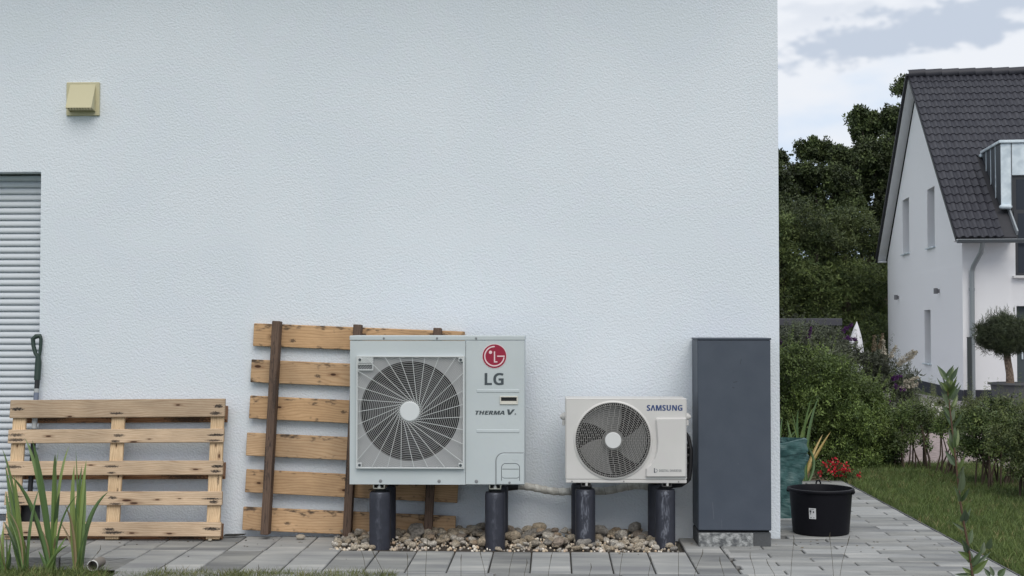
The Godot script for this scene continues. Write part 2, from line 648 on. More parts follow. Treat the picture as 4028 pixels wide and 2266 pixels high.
func ground_and_paving() -> void:
	var soil_t := noise_tex(noise(0.02, 31, 5), 512, 512, [[0.25, Color(0.30, 0.25, 0.19)], [0.75, Color(0.44, 0.38, 0.30)]])
	var grass_t := noise_tex(noise(0.02, 33, 5), 512, 512, [[0.25, Color(0.22, 0.28, 0.14)], [0.75, Color(0.33, 0.37, 0.20)]])
	var soil := grainy(mat(Color.WHITE, 0.95), soil_t, Vector3(0.8, 0.8, 0.8), fine, 1.2, true)
	var turf := grainy(mat(Color.WHITE, 0.95), grass_t, Vector3(0.5, 0.5, 0.5), fine, 2.0, true)
	# one sheet to the horizon, falling a little towards the neighbour
	var g := G.new()
	var zs := [60.0, 8.0, -4.2, -9.5, -19.0, -45.0, -400.0]
	var ys := [-0.19, -0.19, -0.19, -0.17, -0.33, -0.4, -0.6]
	for i in zs.size() - 1:
		g.quad(Vector3(-300, ys[i], zs[i]), Vector3(300, ys[i], zs[i]), Vector3(300, ys[i + 1], zs[i + 1]), Vector3(-300, ys[i + 1], zs[i + 1]), Vector3.UP)
	tag(part("ground", g.done(), turf, self), "wide dull green ground under the lawns, road and houses", "ground", "", "structure")
	sheet("lawn", "mown lawn between the paved side path and the hedge", "lawn", 2.19, 8.0, 3.75, -4.15, -0.012, -0.02, turf)
	sheet("lawn", "strip of lawn in front of the grey paving", "lawn", -6.0, 8.0, 2.186, 1.24, -0.02, -0.012, turf)
	sheet("soil_bed", "bare soil bed under the sword-leaved plants by the paving corner", "soil", -6.0, 1.236, -2.13, 0.90, -0.05, -0.06, soil)
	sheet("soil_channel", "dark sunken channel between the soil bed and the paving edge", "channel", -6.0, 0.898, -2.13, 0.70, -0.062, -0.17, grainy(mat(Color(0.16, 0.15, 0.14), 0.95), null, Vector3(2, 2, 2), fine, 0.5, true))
	sheet("soil_bed", "flower bed soil at the far end of the side path", "soil", 1.3, -2.71, 2.19, -3.9, -0.03, -0.03, soil)
	var road_t := noise_tex(noise(0.03, 37, 4), 512, 512, [[0.3, Color(0.52, 0.47, 0.46)], [0.7, Color(0.64, 0.58, 0.57)]])
	sheet("road", "pinkish grey paved road beyond the hedge", "road", 2.4, -4.2, 90.0, -9.6, -0.08, -0.165, grainy(mat(Color.WHITE, 0.9), road_t, Vector3(0.7, 0.7, 0.7), fine, 0.3, true))
	sheet("road", "pinkish grey lane right of the hedge", "road", 3.8, 8.0, 9.0, -4.196, -0.075, -0.075, grainy(mat(Color.WHITE, 0.9), road_t, Vector3(0.7, 0.7, 0.7), fine, 0.3, true))

	sheet("driveway", "grey paved forecourt at the foot of the gabled house", "driveway", 3.6, -12.5, 16.0, -19.6, -0.20, -0.318, grainy(mat(Color(0.52, 0.50, 0.51), 0.9), null, Vector3(0.7, 0.7, 0.7), fine, 0.3, true))

	sheet("side_yard", "grey paved yard along the gable wall of the far house", "yard", 3.6, -19.604, 8.1, -30.5, -0.322, -0.345, grainy(mat(Color(0.50, 0.48, 0.49), 0.9), null, Vector3(0.7, 0.7, 0.7), fine, 0.3, true))

	# paving: every slab a piece of its own on a bed of dark sand
	var pave := thing("paving", "grey concrete paving slabs along the house wall and down its right side", "paving", Vector3.ZERO, "", "structure")
	var sand := grainy(mat(Color(0.30, 0.29, 0.27), 0.95), null, Vector3(2, 2, 2), fine, 0.5, true)
	bx("sand_bed", pave, Vector3(-2.6, -0.045, 0.36), Vector3(2.78, 0.05, 0.71), sand)
	bx("sand_bed", pave, Vector3(-1.67, -0.045, 0.972), Vector3(0.92, 0.05, 0.51), sand)
	bx("sand_bed", pave, Vector3(-0.27, -0.045, 0.86), Vector3(1.86, 0.05, 0.735), sand)
	bx("sand_bed", pave, Vector3(1.425, -0.045, 0.61), Vector3(1.52, 0.05, 1.23), sand)
	bx("sand_bed", pave, Vector3(1.725, -0.045, -1.355), Vector3(0.92, 0.05, 2.69), sand)
	var mats := []
	for i in 9:
		var d := 0.468 + 0.017 * i
		var t := noise_tex(noise(0.013, 50 + i, 4), 256, 256, [[0.22, Color(d - 0.05, d - 0.045, d - 0.04)], [0.5, Color(d + 0.02, d + 0.025, d + 0.02)], [0.66, Color(d + 0.05, d + 0.052, d + 0.045)], [0.9, Color(d + 0.13, d + 0.13, d + 0.115)]])
		var m := grainy(mat(Color.WHITE, 0.86), t, Vector3(0.3, 1.4, 1.4), fine, 0.25)
		m.uv1_offset = Vector3(rr(0, 1), rr(0, 1), rr(0, 1))
		mats.append(m)
	var shared := {}
	var slab := func(cx: float, cz: float, sx: float, sz: float) -> void:
		var key := "%.3f %.3f" % [sx, sz]
		if not shared.has(key):
			var b := G.new()
			b.box(Transform3D(), Vector3(sx - 0.007, 0.07, sz - 0.007), 0.004)
			shared[key] = b.done()
		var o := part("paving_slab", shared[key], mats[rng.randi() % 9], pave, turned(Vector3(rr(-0.004, 0.004), rr(-0.003, 0.003), rr(-0.006, 0.006)), Vector3(cx, -0.035 + rr(-0.0015, 0.0015), cz)))
		o.name = "paving_slab" if not used.has("slab") else "paving_slab_%03d" % used["slab"]
		used["slab"] = used.get("slab", 0) + 1
	# planks laid square to the wall
	for k in range(-20, 5):
		var cx := 0.087 + 0.2 * k - 0.1 + 0.2
		if cx < -1.2 or cx > 0.68:
			var zf := 0.48
			slab.call(cx, zf * 0.5 + 0.012, 0.2, zf)
		if cx > -2.13:
			if cx < 0.9:
				slab.call(cx, 0.795, 0.2, 0.605)
		else:
			slab.call(cx, 0.61, 0.2, 0.23)
	for k in 6:
		slab.call(-1.78 + 0.6 * k, 1.165, 0.6, 0.13)
	# narrow courses round the corner
	for r in range(-23, 10):
		var zc := 0.0 + 0.1215 * r + 0.07
		var x0 := 0.89 if zc > 0.0 else 1.262
		var off := 1.30 if posmod(r, 2) == 1 else 1.495
		var e := off - 0.39 * 3.0
		while e < 2.19:
			var a := maxf(e, x0)
			var b := minf(e + 0.39, 2.19)
			if b - a > 0.05:
				slab.call((a + b) * 0.5, zc, snappedf(b - a, 0.005), 0.1215)
			e += 0.39
	# dark edge strip along the lawn
	bx("edge_strip", pave, Vector3(2.195, -0.045, -0.73), Vector3(0.008, 0.09, 3.9), mat(Color(0.40, 0.40, 0.41), 0.9))

func own_house() -> void:
	var paint_t := noise_tex(noise(0.006, 71, 4), 512, 512, [[0.2, Color(0.856, 0.887, 0.917)], [0.8, Color(0.872, 0.900, 0.927)]])
	var plaster := grainy(mat(Color.WHITE, 0.9), paint_t, Vector3(0.27, 0.27, 0.27), stucco, 0.27, true)
	var h := thing("white_house", "white house wall of rough render with a closed roller shutter at its left edge", "house", Vector3(-2.0, 0, 0))
	var g := G.new()
	var o := Vector3(2.0, 0, 0)
	# front wall round the shutter opening, then the other sides
	g.box(at((-2.905 + 1.256) * 0.5 + o.x, 2.0, -0.15), Vector3(4.161, 4.2, 0.3))
	g.box(at(-3.505 + o.x, 3.0745, -0.15), Vector3(1.2, 2.051, 0.3))
	g.box(at(-6.0 + o.x, 2.0, -0.15), Vector3(3.79, 4.2, 0.3))
	g.box(at(-3.505 + o.x, -0.02, -0.15), Vector3(1.2, 0.16, 0.3))
	g.box(at(1.106 + o.x, 2.0, -4.65), Vector3(0.3, 4.2, 8.69))
	g.box(at(-7.745 + o.x, 2.0, -4.65), Vector3(0.3, 4.2, 8.69))
	g.box(at(-3.32 + o.x, 2.0, -9.15), Vector3(9.152, 4.2, 0.3))
	part("wall", g.done(), plaster, h)
	bx("roof", h, Vector3(-3.32 + o.x, 4.22, -4.35), Vector3(9.3, 0.1, 10.3), mat(Color(0.25, 0.25, 0.27), 0.8), 0.01)
	bx("eaves_soffit", h, Vector3(-3.32 + o.x, 4.135, 0.39), Vector3(9.2, 0.06, 0.76), mat(Color(0.84, 0.84, 0.84), 0.8), 0.004)
	bx("window_frame", h, Vector3(-3.505 + o.x, 1.05, -0.22), Vector3(1.19, 1.98, 0.05), mat(Color(0.2, 0.21, 0.22), 0.5))
	# roller shutter
	var sh := Node3D.new()
	sh.name = "roller_shutter"
	sh.position = Vector3(-3.505 + o.x, 0, -0.115)
	h.add_child(sh)
	var alu := mat(lin(0.60, 0.64, 0.68), 0.38, 0.0)
	var s := G.new()
	var pitch := 0.0375
	var prof: Array[Vector2] = [Vector2(0.0, -0.014), Vector2(0.0035, -0.013), Vector2(0.0045, -0.002), Vector2(0.008, 0.004), Vector2(0.014, 0.006), Vector2(0.022, 0.005), Vector2(0.030, 0.0015), Vector2(0.0355, -0.005), Vector2(0.037, -0.013), Vector2(0.0375, -0.014)]
	for i in prof.size() - 1:
		var a := prof[i]
		var b := prof[i + 1]
		var d := b - a
		s.quad(Vector3(-0.595, a.x, a.y), Vector3(0.595, a.x, a.y), Vector3(0.595, b.x, b.y), Vector3(-0.595, b.x, b.y), Vector3(0, -d.y, d.x))
	s.quad(Vector3(-0.595, 0.0, -0.016), Vector3(0.595, 0.0, -0.016), Vector3(0.595, pitch, -0.016), Vector3(-0.595, pitch, -0.016), Vector3.FORWARD)
	var sm := s.done()
	for i in 52:
		part("slat", sm, alu, sh, at(0, 0.092 + pitch * i, 0))
	bx("bottom_bar", sh, Vector3(0, 0.077, -0.002), Vector3(1.19, 0.03, 0.016), mat(Color(0.33, 0.35, 0.37), 0.5), 0.003)
	for e in [-0.588, 0.588]:
		bx("guide_rail", sh, Vector3(e, 1.06, 0.008), Vector3(0.02, 1.96, 0.02), mat(lin(0.45, 0.48, 0.5), 0.5), 0.002)
	# vent hood
	var vh := thing("vent_hood", "cream plastic vent hood high on the white wall", "vent", Vector3(-2.665, 2.365, 0))
	var cream := grainy(mat(lin(0.56, 0.52, 0.34), 0.5), null, Vector3(3, 3, 3), fine, 0.02)
	bx("back_plate", vh, Vector3(0, 0.096, 0.007), Vector3(0.19, 0.19, 0.014), cream, 0.003)
	var k := G.new()
	# sloping front, two cheeks, bottom lip
	var wx := 0.073
	var top := Vector2(0.178, 0.014)
	var low := Vector2(0.034, 0.085)
	var th := 0.004
	k.quad(Vector3(-wx, top.x, top.y), Vector3(wx, top.x, top.y), Vector3(wx, low.x, low.y), Vector3(-wx, low.x, low.y), Vector3(0, 1, 1))
	k.quad(Vector3(-wx, top.x - th, top.y), Vector3(wx, top.x - th, top.y), Vector3(wx, low.x, low.y - th), Vector3(-wx, low.x, low.y - th), Vector3(0, -1, -1))
	k.quad(Vector3(-wx, low.x, low.y), Vector3(wx, low.x, low.y), Vector3(wx, low.x, low.y - th), Vector3(-wx, low.x, low.y - th), Vector3(0, -1, 0))
	for sx: float in [-1.0, 1.0]:
		var x0: float = wx * sx
		k.flat(Vector3(x0, top.x, top.y), Vector3(x0, low.x, low.y), Vector3(x0, low.x - 0.012, 0.014), Vector3(sx, 0, 0))
		x0 = (wx - th) * sx
		k.flat(Vector3(x0, top.x, top.y), Vector3(x0, low.x, low.y), Vector3(x0, low.x - 0.012, 0.014), Vector3(-sx, 0, 0))
	part("hood", k.done(), cream, vh)
	for i in 9:
		bx("grille_bar", vh, Vector3(-0.064 + 0.016 * i, 0.0285, 0.049), Vector3(0.0065, 0.005, 0.066), cream)

func pallets() -> void:
	var bump := noise_tex(noise(0.05, 81, 3), 512, 64)
	var pale := Color(0.765, 0.675, 0.57)
	var dk := Color(0.55, 0.43, 0.32)
	var nail_marks := func(sd: int) -> Array:
		var r := RandomNumberGenerator.new()
		r.seed = sd
		var out := []
		for x0 in [24, 320, 616]:
			for y0 in [24, 54]:
				if r.randf() < 0.12:
					continue
				out.append([x0 + r.randf_range(-9, 9), y0 + r.randf_range(-7, 7), r.randf_range(12, 34), r.randf_range(5, 10), r.randf_range(0.6, 0.95)])
		return out
	var pm := []
	pm.append(wood_mat(wood_image(101, pale * 0.90, dk * 0.92, [[180, 12, 4], [500, 60, 4]], nail_marks.call(101)), bump))
	pm.append(wood_mat(wood_image(111, pale, dk, [[374, 15, 6], [120, 50, 5], [420, 30, 3]], nail_marks.call(111)), bump))
	pm.append(wood_mat(wood_image(121, pale, dk * 1.02, [[560, 40, 5], [250, 66, 4]], nail_marks.call(121)), bump))
	pm.append(wood_mat(wood_image(131, pale * 1.03, dk, [[360, 38, 8], [382, 22, 7], [450, 42, 4], [515, 48, 3]], nail_marks.call(131)), bump))
	pm.append(wood_mat(wood_image(141, pale, dk, [[380, 28, 5], [70, 30, 5], [490, 25, 5]], nail_marks.call(141)), bump))
	var crossm := []
	for i in 3:
		crossm.append(wood_mat(wood_image(151 + i * 7, Color(0.83, 0.725, 0.585), dk, [[200 + 90 * i, 30, 6], [430, 52, 4]], [[480, 40, 30, 5, 0.6], [150 + 60 * i, 30, 26, 6, 0.5]]), bump))
	var runner := wood_mat(wood_image(171, Color(0.62, 0.46, 0.33), Color(0.36, 0.22, 0.14), [], [[100, 40, 60, 30, 0.6], [300, 50, 80, 25, 0.7], [520, 30, 70, 30, 0.6]], 0.8), bump)
	var p := thing("wooden_pallet", "pale low wooden pallet of five boards leaning left below the roller shutter", "pallet", Vector3(-2.418, 0.004, 0.222))
	p.rotation = Vector3(-0.16, 0, 0.006)
	var rows := [[0.672, 0.100], [0.531, 0.076], [0.354, 0.078], [0.190, 0.075], [0.022, 0.078]]
	for i in 5:
		var g := G.new()
		g.box(Transform3D(), Vector3(1.206, rows[i][1], 0.02), 0.0025)
		part("deck_board", g.done(), pm[i], p, turned(Vector3(0, 0, rr(-0.003, 0.003)), Vector3(rr(-0.003, 0.003), rows[i][0] + rows[i][1] * 0.5, -0.01)))
	for i in 3:
		var g := G.new()
		g.box(turned(Vector3(0, 0, PI / 2), Vector3.ZERO), Vector3(0.76, 0.074, 0.02), 0.0025)
		part("cross_board", g.done(), crossm[i], p, at([-0.556, 0.0, 0.556][i], 0.386, -0.031))
	for r: float in [0.0, 0.335, 0.650]:
		for i in 3:
			bx("block", p, Vector3([-0.556, 0.0, 0.560][i], r + 0.05, -0.061), Vector3(0.078, 0.078, 0.038), runner, 0.002)
		bx("runner", p, Vector3(0.002, r + 0.046, -0.0895), Vector3(1.19, 0.092, 0.018), runner, 0.002)
	# the bigger pallet, seen from its back
	var tan := Color(0.77, 0.63, 0.475)
	var td := Color(0.57, 0.43, 0.295)
	var bm := []
	var kn := [[[60, 40, 5], [380, 20, 6]], [[20, 62, 6], [250, 45, 5]], [[90, 50, 4], [500, 60, 7]], [[350, 45, 6]], [[40, 40, 4], [300, 30, 5]], [[560, 40, 5], [420, 44, 6]]]
	for i in 6:
		bm.append(wood_mat(wood_image(201 + 9 * i, tan.lerp(Color(0.66, 0.60, 0.53), [0.0, 0.22, 0.05, 0.3, 0.12, 0.18][i]), td, kn[i], [[120 + 83 * i % 400, 30 + 7 * i % 30, 10, 6, 0.5], [330 + 47 * i % 120, 60 - 6 * i, 14 + 3 * i, 7, 0.55], [560 - 61 * i % 300, 70, 30, 8, 0.5]], 0.75), bump))
	var old := wood_mat(wood_image(261, Color(0.40, 0.325, 0.275), Color(0.19, 0.15, 0.125), [[300, 30, 6], [480, 50, 6]], [[200, 30, 90, 20, 0.5], [420, 60, 60, 20, 0.4]], 0.6), bump)
	var q := thing("wooden_pallet", "large orange brown pallet leaning on the wall behind the big heat pump", "pallet", Vector3(-1.137, 0.012, 0.075))
	q.rotation = Vector3(-0.035, 0, -0.043)
	for i in 6:
		var g := G.new()
		g.box(Transform3D(), Vector3(1.185, 0.128, 0.02), 0.003)
		part("board", g.done(), bm[5 - i], q, turned(Vector3(0, 0, rr(-0.004, 0.004)), Vector3(rr(-0.004, 0.004), 0.07 + 0.2045 * i, -0.012)))
	for x in [-0.452, 0.001, 0.446]:
		var g := G.new()
		g.box(turned(Vector3(0, 0, PI / 2), Vector3.ZERO), Vector3(1.178, 0.044, 0.075), 0.003)
		part("stringer", g.done(), old, q, at(x, 0.581, 0.036))

# ---- gravel
func stone_mesh(sd: int) -> ArrayMesh:
	var r := RandomNumberGenerator.new()
	r.seed = sd
	var planes := []
	for i in 9:
		planes.append([Vector3(r.randfn(), r.randfn(), r.randfn()).normalized(), r.randf_range(0.55, 0.9)])
	var f := func(a: float, b: float) -> Vector3:
		var d := Vector3(cos(a) * cos(b), sin(b), sin(a) * cos(b))
		var k := 1.0
		for p in planes:
			var c: float = d.dot(p[0])
			if c > 0.01:
				k = minf(k, p[1] / c)
		return d * k
	var g := G.new()
	var nu := 9
	var nv := 6
	var P := func(i: int, j: int) -> Vector3: return f.call(TAU * i / nu, -PI / 2 + PI * j / nv)
	var N := func(i: int, j: int) -> Vector3:
		var p: Vector3 = P.call(i, j)
		return p.normalized()
	for i in nu:
		for j in nv:
			var a: Vector3 = P.call(i, j)
			var b: Vector3 = P.call(i + 1, j)
			var c: Vector3 = P.call(i + 1, j + 1)
			var d: Vector3 = P.call(i, j + 1)
			var fn := (b - a).cross(c - a)
			if fn.length_squared() < 1e-12:
				fn = (c - a).cross(d - a)
			fn = fn.normalized()
			if fn.dot(a + c) < 0:
				fn = -fn
			var mixn := func(n: Vector3) -> Vector3: return (n * 0.45 + fn * 0.55).normalized()
			if j > 0:
				g.tri(a, b, c, mixn.call(N.call(i, j)), mixn.call(N.call(i + 1, j)), mixn.call(N.call(i + 1, j + 1)))
			if j < nv - 1:
				g.tri(a, c, d, mixn.call(N.call(i, j)), mixn.call(N.call(i + 1, j + 1)), mixn.call(N.call(i, j + 1)))
	return g.done()

func gravel() -> void:
	var bed := thing("gravel_bed", "bed of mixed brown and pale stones below the two heat pumps", "gravel bed", Vector3(-0.27, 0, 0.25), "", "structure")
	var soil := grainy(mat(Color(0.32, 0.29, 0.26), 0.95), null, Vector3(3, 3, 3), fine, 1.0, true)
	bx("earth", bed, Vector3(0, -0.03, -0.005), Vector3(1.84, 0.05, 0.47), soil)
	var tones := [Color(0.70, 0.66, 0.60), Color(0.77, 0.71, 0.62), Color(0.62, 0.60, 0.57), Color(0.85, 0.80, 0.72), Color(0.72, 0.66, 0.60), Color(0.90, 0.87, 0.82), Color(0.68, 0.66, 0.63), Color(0.79, 0.70, 0.60)]
	var ms := []
	for i in 8:
		var c: Color = tones[i]
		var t := noise_tex(noise(0.03, 300 + i, 4), 128, 128, [[0.25, c * 0.78], [0.75, c * 1.12]])
		ms.append(grainy(mat(Color.WHITE, 0.85), t, Vector3(0.6, 0.6, 0.6), fine, 0.6))
	var shapes := []
	for i in 9:
		shapes.append(stone_mesh(400 + i))
	var put := func(x: float, y: float, z: float, s: float, k: int) -> void:
		var b := Basis.from_euler(Vector3(rr(-0.5, 0.5), rr(-PI, PI), rr(-0.5, 0.5))) * Basis.from_scale(Vector3(s * rr(0.9, 1.5), s * rr(0.5, 0.8), s * rr(0.8, 1.1)))
		part("stone", shapes[rng.randi() % 9], ms[k], bed, Transform3D(b, Vector3(x, y, z)))
	var left := 0.93
	for i in 270:
		var x := rr(-left, 0.9)
		var z := rr(-0.23, 0.215)
		if x < -0.78:
			z = rr(0.0, 0.215) if rng.randf() < 0.4 else rr(-0.23, 0.0)
		var back := (0.215 - z) / 0.44
		var s := lerpf(rr(0.014, 0.028), rr(0.022, 0.043), back)
		var heap := 0.004 + 0.042 * back * (1.0 - 0.5 * absf(x)) + rr(0.0, 0.012)
		var k := rng.randi() % 8
		if back < 0.5 and rng.randf() < 0.7:
			k = [3, 5, 1][rng.randi() % 3]
		put.call(x, heap, z, s, k)
	for e in [[0.19, 0.055, -0.18, 0.045, 1], [0.52, 0.055, -0.10, 0.05, 6], [0.72, 0.06, -0.19, 0.055, 6], [-0.47, 0.055, -0.08, 0.05, 2], [0.05, 0.05, 0.0, 0.042, 1], [0.30, 0.03, 0.12, 0.04, 4], [0.43, 0.03, 0.12, 0.045, 6], [-0.1, 0.03, 0.12, 0.04, 1]]:
		put.call(e[0], e[1], e[2], e[3], e[4])
	var w := []
	var c := []
	for i in 1200:
		var z := rr(-0.235, 0.222)
		var s := rr(0.005, 0.011)
		w.append(Transform3D(Basis.from_euler(Vector3(rr(-PI, PI), rr(-PI, PI), 0)).scaled(Vector3(s, s, s)), Vector3(rr(-0.92, 0.92), -0.003 + 0.05 * (0.222 - z) / 0.45 * rng.randf(), z)))
		var q: Color = tones[rng.randi() % 8].srgb_to_linear()
		c.append(q)
	var pm := mat(Color.WHITE, 0.9)
	pm.vertex_color_use_as_albedo = true
	many("grit", shapes[2], pm, bed, w, c)

# ---- heat pumps
func screw(parent: Node3D, x: float, y: float, z: float, r: float, m: Material, called := "screw") -> void:
	var g := G.new()
	g.lathe(turned(Vector3(PI / 2, 0, 0), Vector3.ZERO), [Vector2(r, 0), Vector2(r, 0.002), Vector2(r * 0.6, 0.0035), Vector2(0, 0.0035)], 10)
	part(called, g.done(), m, parent, at(x, y, z))

func ring_arcs(g: G, c: Vector2, r: float, lim: Rect2, th: float, z: float, n := 120) -> void:
	for k in n:
		var a := TAU * k / n
		var b := TAU * (k + 1) / n
		var m := c + Vector2.from_angle((a + b) * 0.5) * r
		if not lim.has_point(m):
			continue
		var p := [c + Vector2.from_angle(a) * (r - th), c + Vector2.from_angle(b) * (r - th), c + Vector2.from_angle(b) * (r + th), c + Vector2.from_angle(a) * (r + th)]
		var f := func(q: Vector2, zz: float) -> Vector3: return Vector3(q.x, q.y, zz)
		g.quad(f.call(p[0], z), f.call(p[1], z), f.call(p[2], z), f.call(p[3], z), Vector3.BACK)
		g.quad(f.call(p[0], z), f.call(p[1], z), f.call(p[1], z - th * 2), f.call(p[0], z - th * 2), f.call(c - m, 0.0))
		g.quad(f.call(p[3], z), f.call(p[2], z), f.call(p[2], z - th * 2), f.call(p[3], z - th * 2), f.call(m - c, 0.0))

func bar(g: G, a: Vector2, b: Vector2, th: float, z: float, depth: float) -> void:
	var d := (b - a)
	var c := (a + b) * 0.5
	g.box(turned(Vector3(0, 0, d.angle()), Vector3(c.x, c.y, z - depth * 0.5)), Vector3(d.length(), th * 2, depth))

func fan(parent: Node3D, c: Vector2, r: float, z: float, blades: int, m: Material, a0: float, span: float) -> void:
	var f := Node3D.new()
	f.name = "fan"
	f.position = Vector3(c.x, c.y, z)
	parent.add_child(f)
	for k in blades:
		var g := G.new()
		var nu := 8
		var nr := 5
		for i in nu:
			for j in nr:
				var q := []
				for e in [[i, j], [i + 1, j], [i + 1, j + 1], [i, j + 1]]:
					var rr_ := lerpf(0.05, r, float(e[1]) / nr)
					var s := float(e[0]) / nu
					var tw := 0.35 * float(e[1]) / nr
					var a := a0 + TAU * k / blades + span * (s - 0.5) + tw
					q.append(Vector3(cos(a) * rr_, sin(a) * rr_, 0.03 * (s - 0.5)))
				g.quad(q[0], q[1], q[2], q[3], Vector3.BACK)
		part("blade", g.done(), m, f)
	var h := G.new()
	h.lathe(turned(Vector3(PI / 2, 0, 0), Vector3.ZERO), [Vector2(0.055, -0.03), Vector2(0.055, 0.03), Vector2(0.0, 0.035)], 20)
	part("hub", h.done(), m, f)

func big_heat_pump() -> void:
	var o := thing("heat_pump", "big pale grey heat pump with a square fan grille and red round badge", "heat pump", Vector3(-0.6125, 0.341, 0.305))
	var paint_t := noise_tex(noise(0.01, 501, 4), 256, 256, [[0.2, Color(0.742, 0.775, 0.784)], [0.8, Color(0.762, 0.793, 0.802)]])
	var paint := grainy(mat(Color.WHITE, 0.42), paint_t, Vector3(1, 1, 1))
	var plastic := mat(lin(0.60, 0.63, 0.63), 0.45)
	var dark := mat(lin(0.012, 0.013, 0.015), 0.8)
	var grey := mat(lin(0.22, 0.23, 0.24), 0.5)
	var ink := mat(lin(0.06, 0.075, 0.085), 0.5)
	var W := 0.4605
	var zf := 0.145
	var c := Vector2(-0.1415, 0.385)
	var g := G.new()
	g.holed(Rect2(-W, 0.0, W + 0.1495, 0.755), c, 0.263, zf - 0.002, zf)
	g.box(at(-W + 0.001, 0.3775, -0.001), Vector3(0.002, 0.755, 0.288))
	part("front_panel", g.done(), paint, o)
	g = G.new()
	g.box(at((0.1505 + W) * 0.5, 0.3775, zf - 0.0105), Vector3(W - 0.1505, 0.755, 0.02), 0.003)
	g.box(at(W - 0.001, 0.3775, -0.011), Vector3(0.002, 0.755, 0.268))
	part("service_panel", g.done(), paint, o)
	bx("lid", o, Vector3(0, 0.7695, 0), Vector3(0.927, 0.026, 0.296), paint, 0.004)
	bx("base_pan", o, Vector3(0, 0.004, 0.0), Vector3(0.915, 0.008, 0.284), grey)
	bx("back_panel", o, Vector3(0, 0.38, -0.143), Vector3(0.915, 0.74, 0.004), grey)
	g = G.new()
	g.holed(Rect2(-0.4165, 0.093, 0.554, 0.574), c, 0.262, zf + 0.0005, zf + 0.002)
	part("grille_backing", g.done(), mat(lin(0.44, 0.45, 0.46), 0.6), o)
	# dark throat behind the grille with the fan in it
	g = G.new()
	g.lathe(turned(Vector3(PI / 2, 0, 0), Vector3(c.x, c.y, 0.0)), [Vector2(0.0, -0.10), Vector2(0.255, -0.10), Vector2(0.262, 0.05), Vector2(0.2655, 0.1425)], 64)
	part("fan_shroud", g.done(), dark, o)
	fan(o, c, 0.24, 0.06, 3, mat(lin(0.035, 0.037, 0.04), 0.5), 0.6, 1.2)
	# square grille
	var lim := Rect2(-0.4165, 0.093, 0.554, 0.574)
	var fr := G.new()
	var zg := zf + 0.022
	for e in [[-0.420, 0.380, 0.008, 0.592], [0.141, 0.380, 0.008, 0.592]]:
		fr.box(at(e[0], e[1], zf + 0.0115), Vector3(e[2], e[3], 0.023), 0.002)
	for y in [0.088, 0.672]:
		fr.box(at(-0.1395, y, zf + 0.0115), Vector3(0.553, 0.008, 0.023), 0.002)
	part("grille_frame", fr.done(), plastic, o)
	var wires := G.new()
	var spokes := G.new()
	var r := 0.058
	while r < 0.40:
		ring_arcs(wires, c, r, lim, 0.0009, zg, 132)
		r += 0.0094
	for k in 27:
		var a0 := TAU * k / 27.0
		var last := c + Vector2.from_angle(a0) * 0.047
		for i in range(1, 14):
			var rad := 0.047 + i * 0.028
			var ang := a0 + acos(0.0465 / rad) * 0.92
			var p := c + Vector2.from_angle(ang) * rad
			if not lim.has_point(p):
				# stop on the frame
				var lo := 0.0
				for s in 8:
					var mid := lo + pow(0.5, s + 1)
					if lim.has_point(last.lerp(p, mid)):
						lo = mid
				p = last.lerp(p, lo)
				if p.distance_to(last) > 0.004:
					bar(spokes, last, p, 0.0013, zg + 0.003, 0.005)
				break
			bar(spokes, last, p, 0.0013, zg + 0.003, 0.005)
			last = p
	part("grille_wires", wires.done(), mat(lin(0.46, 0.47, 0.47), 0.5), o)
	part("grille_spokes", spokes.done(), plastic, o)
	g = G.new()
	g.lathe(turned(Vector3(PI / 2, 0, 0), Vector3(c.x, c.y, 0)), [Vector2(0.052, zg - 0.012), Vector2(0.052, zg + 0.004), Vector2(0.048, zg + 0.007), Vector2(0.0, zg + 0.007)], 40)
	part("hub_cap", g.done(), mat(lin(0.66, 0.69, 0.70), 0.4), o)
	for x in [-0.405, 0.126]:
		for y in [0.104, 0.656]:
			bx("grille_corner", o, Vector3(x, y, zf + 0.0135), Vector3(0.023, 0.023, 0.019), plastic, 0.002)
			screw(o, x, y, zf + 0.0235, 0.0075, ink, "grille_screw")
	bx("grille_tab", o, Vector3(-0.3755, 0.652, zf + 0.012), Vector3(0.081, 0.031, 0.02), plastic, 0.002)
	g = G.new()
	for e in [[-0.375, 0.6315, 0.080, 0.004], [-0.375, 0.602, 0.080, 0.005], [-0.337, 0.6175, 0.004, 0.024]]:
		g.box(at(e[0], e[1], zf + 0.013), Vector3(e[2], e[3], 0.022))
	part("grille_handle", g.done(), plastic, o)
	bx("handle_pocket", o, Vector3(-0.377, 0.617, zf + 0.003), Vector3(0.074, 0.024, 0.004), grey)
	# badge
	var bc := Vector3(0.3025, 0.674, zf)
	var white := mat(lin(0.74, 0.66, 0.67), 0.5)
	g = G.new()
	g.lathe(turned(Vector3(PI / 2, 0, 0), Vector3.ZERO), [Vector2(0.0655, 0.0), Vector2(0.0655, 0.0008), Vector2(0.062, 0.0008)], 48)
	var badge := part("badge", g.done(), white, o, Transform3D(Basis(), bc))
	g = G.new()
	g.lathe(turned(Vector3(PI / 2, 0, 0), Vector3.ZERO), [Vector2(0.0625, 0.0), Vector2(0.0622, 0.0022), Vector2(0.0, 0.0022)], 48)
	part("badge_disc", g.done(), mat(lin(0.31, 0.012, 0.042), 0.4), badge)
	g = G.new()
	var arc := func(ra: float, rb: float, a0: float, a1: float, n: int) -> void:
		for k in n:
			var p := lerpf(a0, a1, float(k) / n)
			var q := lerpf(a0, a1, float(k + 1) / n)
			g.prism(at(0, 0, 0.0022), PackedVector2Array([Vector2.from_angle(p) * ra, Vector2.from_angle(p) * rb, Vector2.from_angle(q) * rb, Vector2.from_angle(q) * ra]), 0.0014)
	arc.call(0.0475, 0.0540, deg_to_rad(88), deg_to_rad(353), 40)
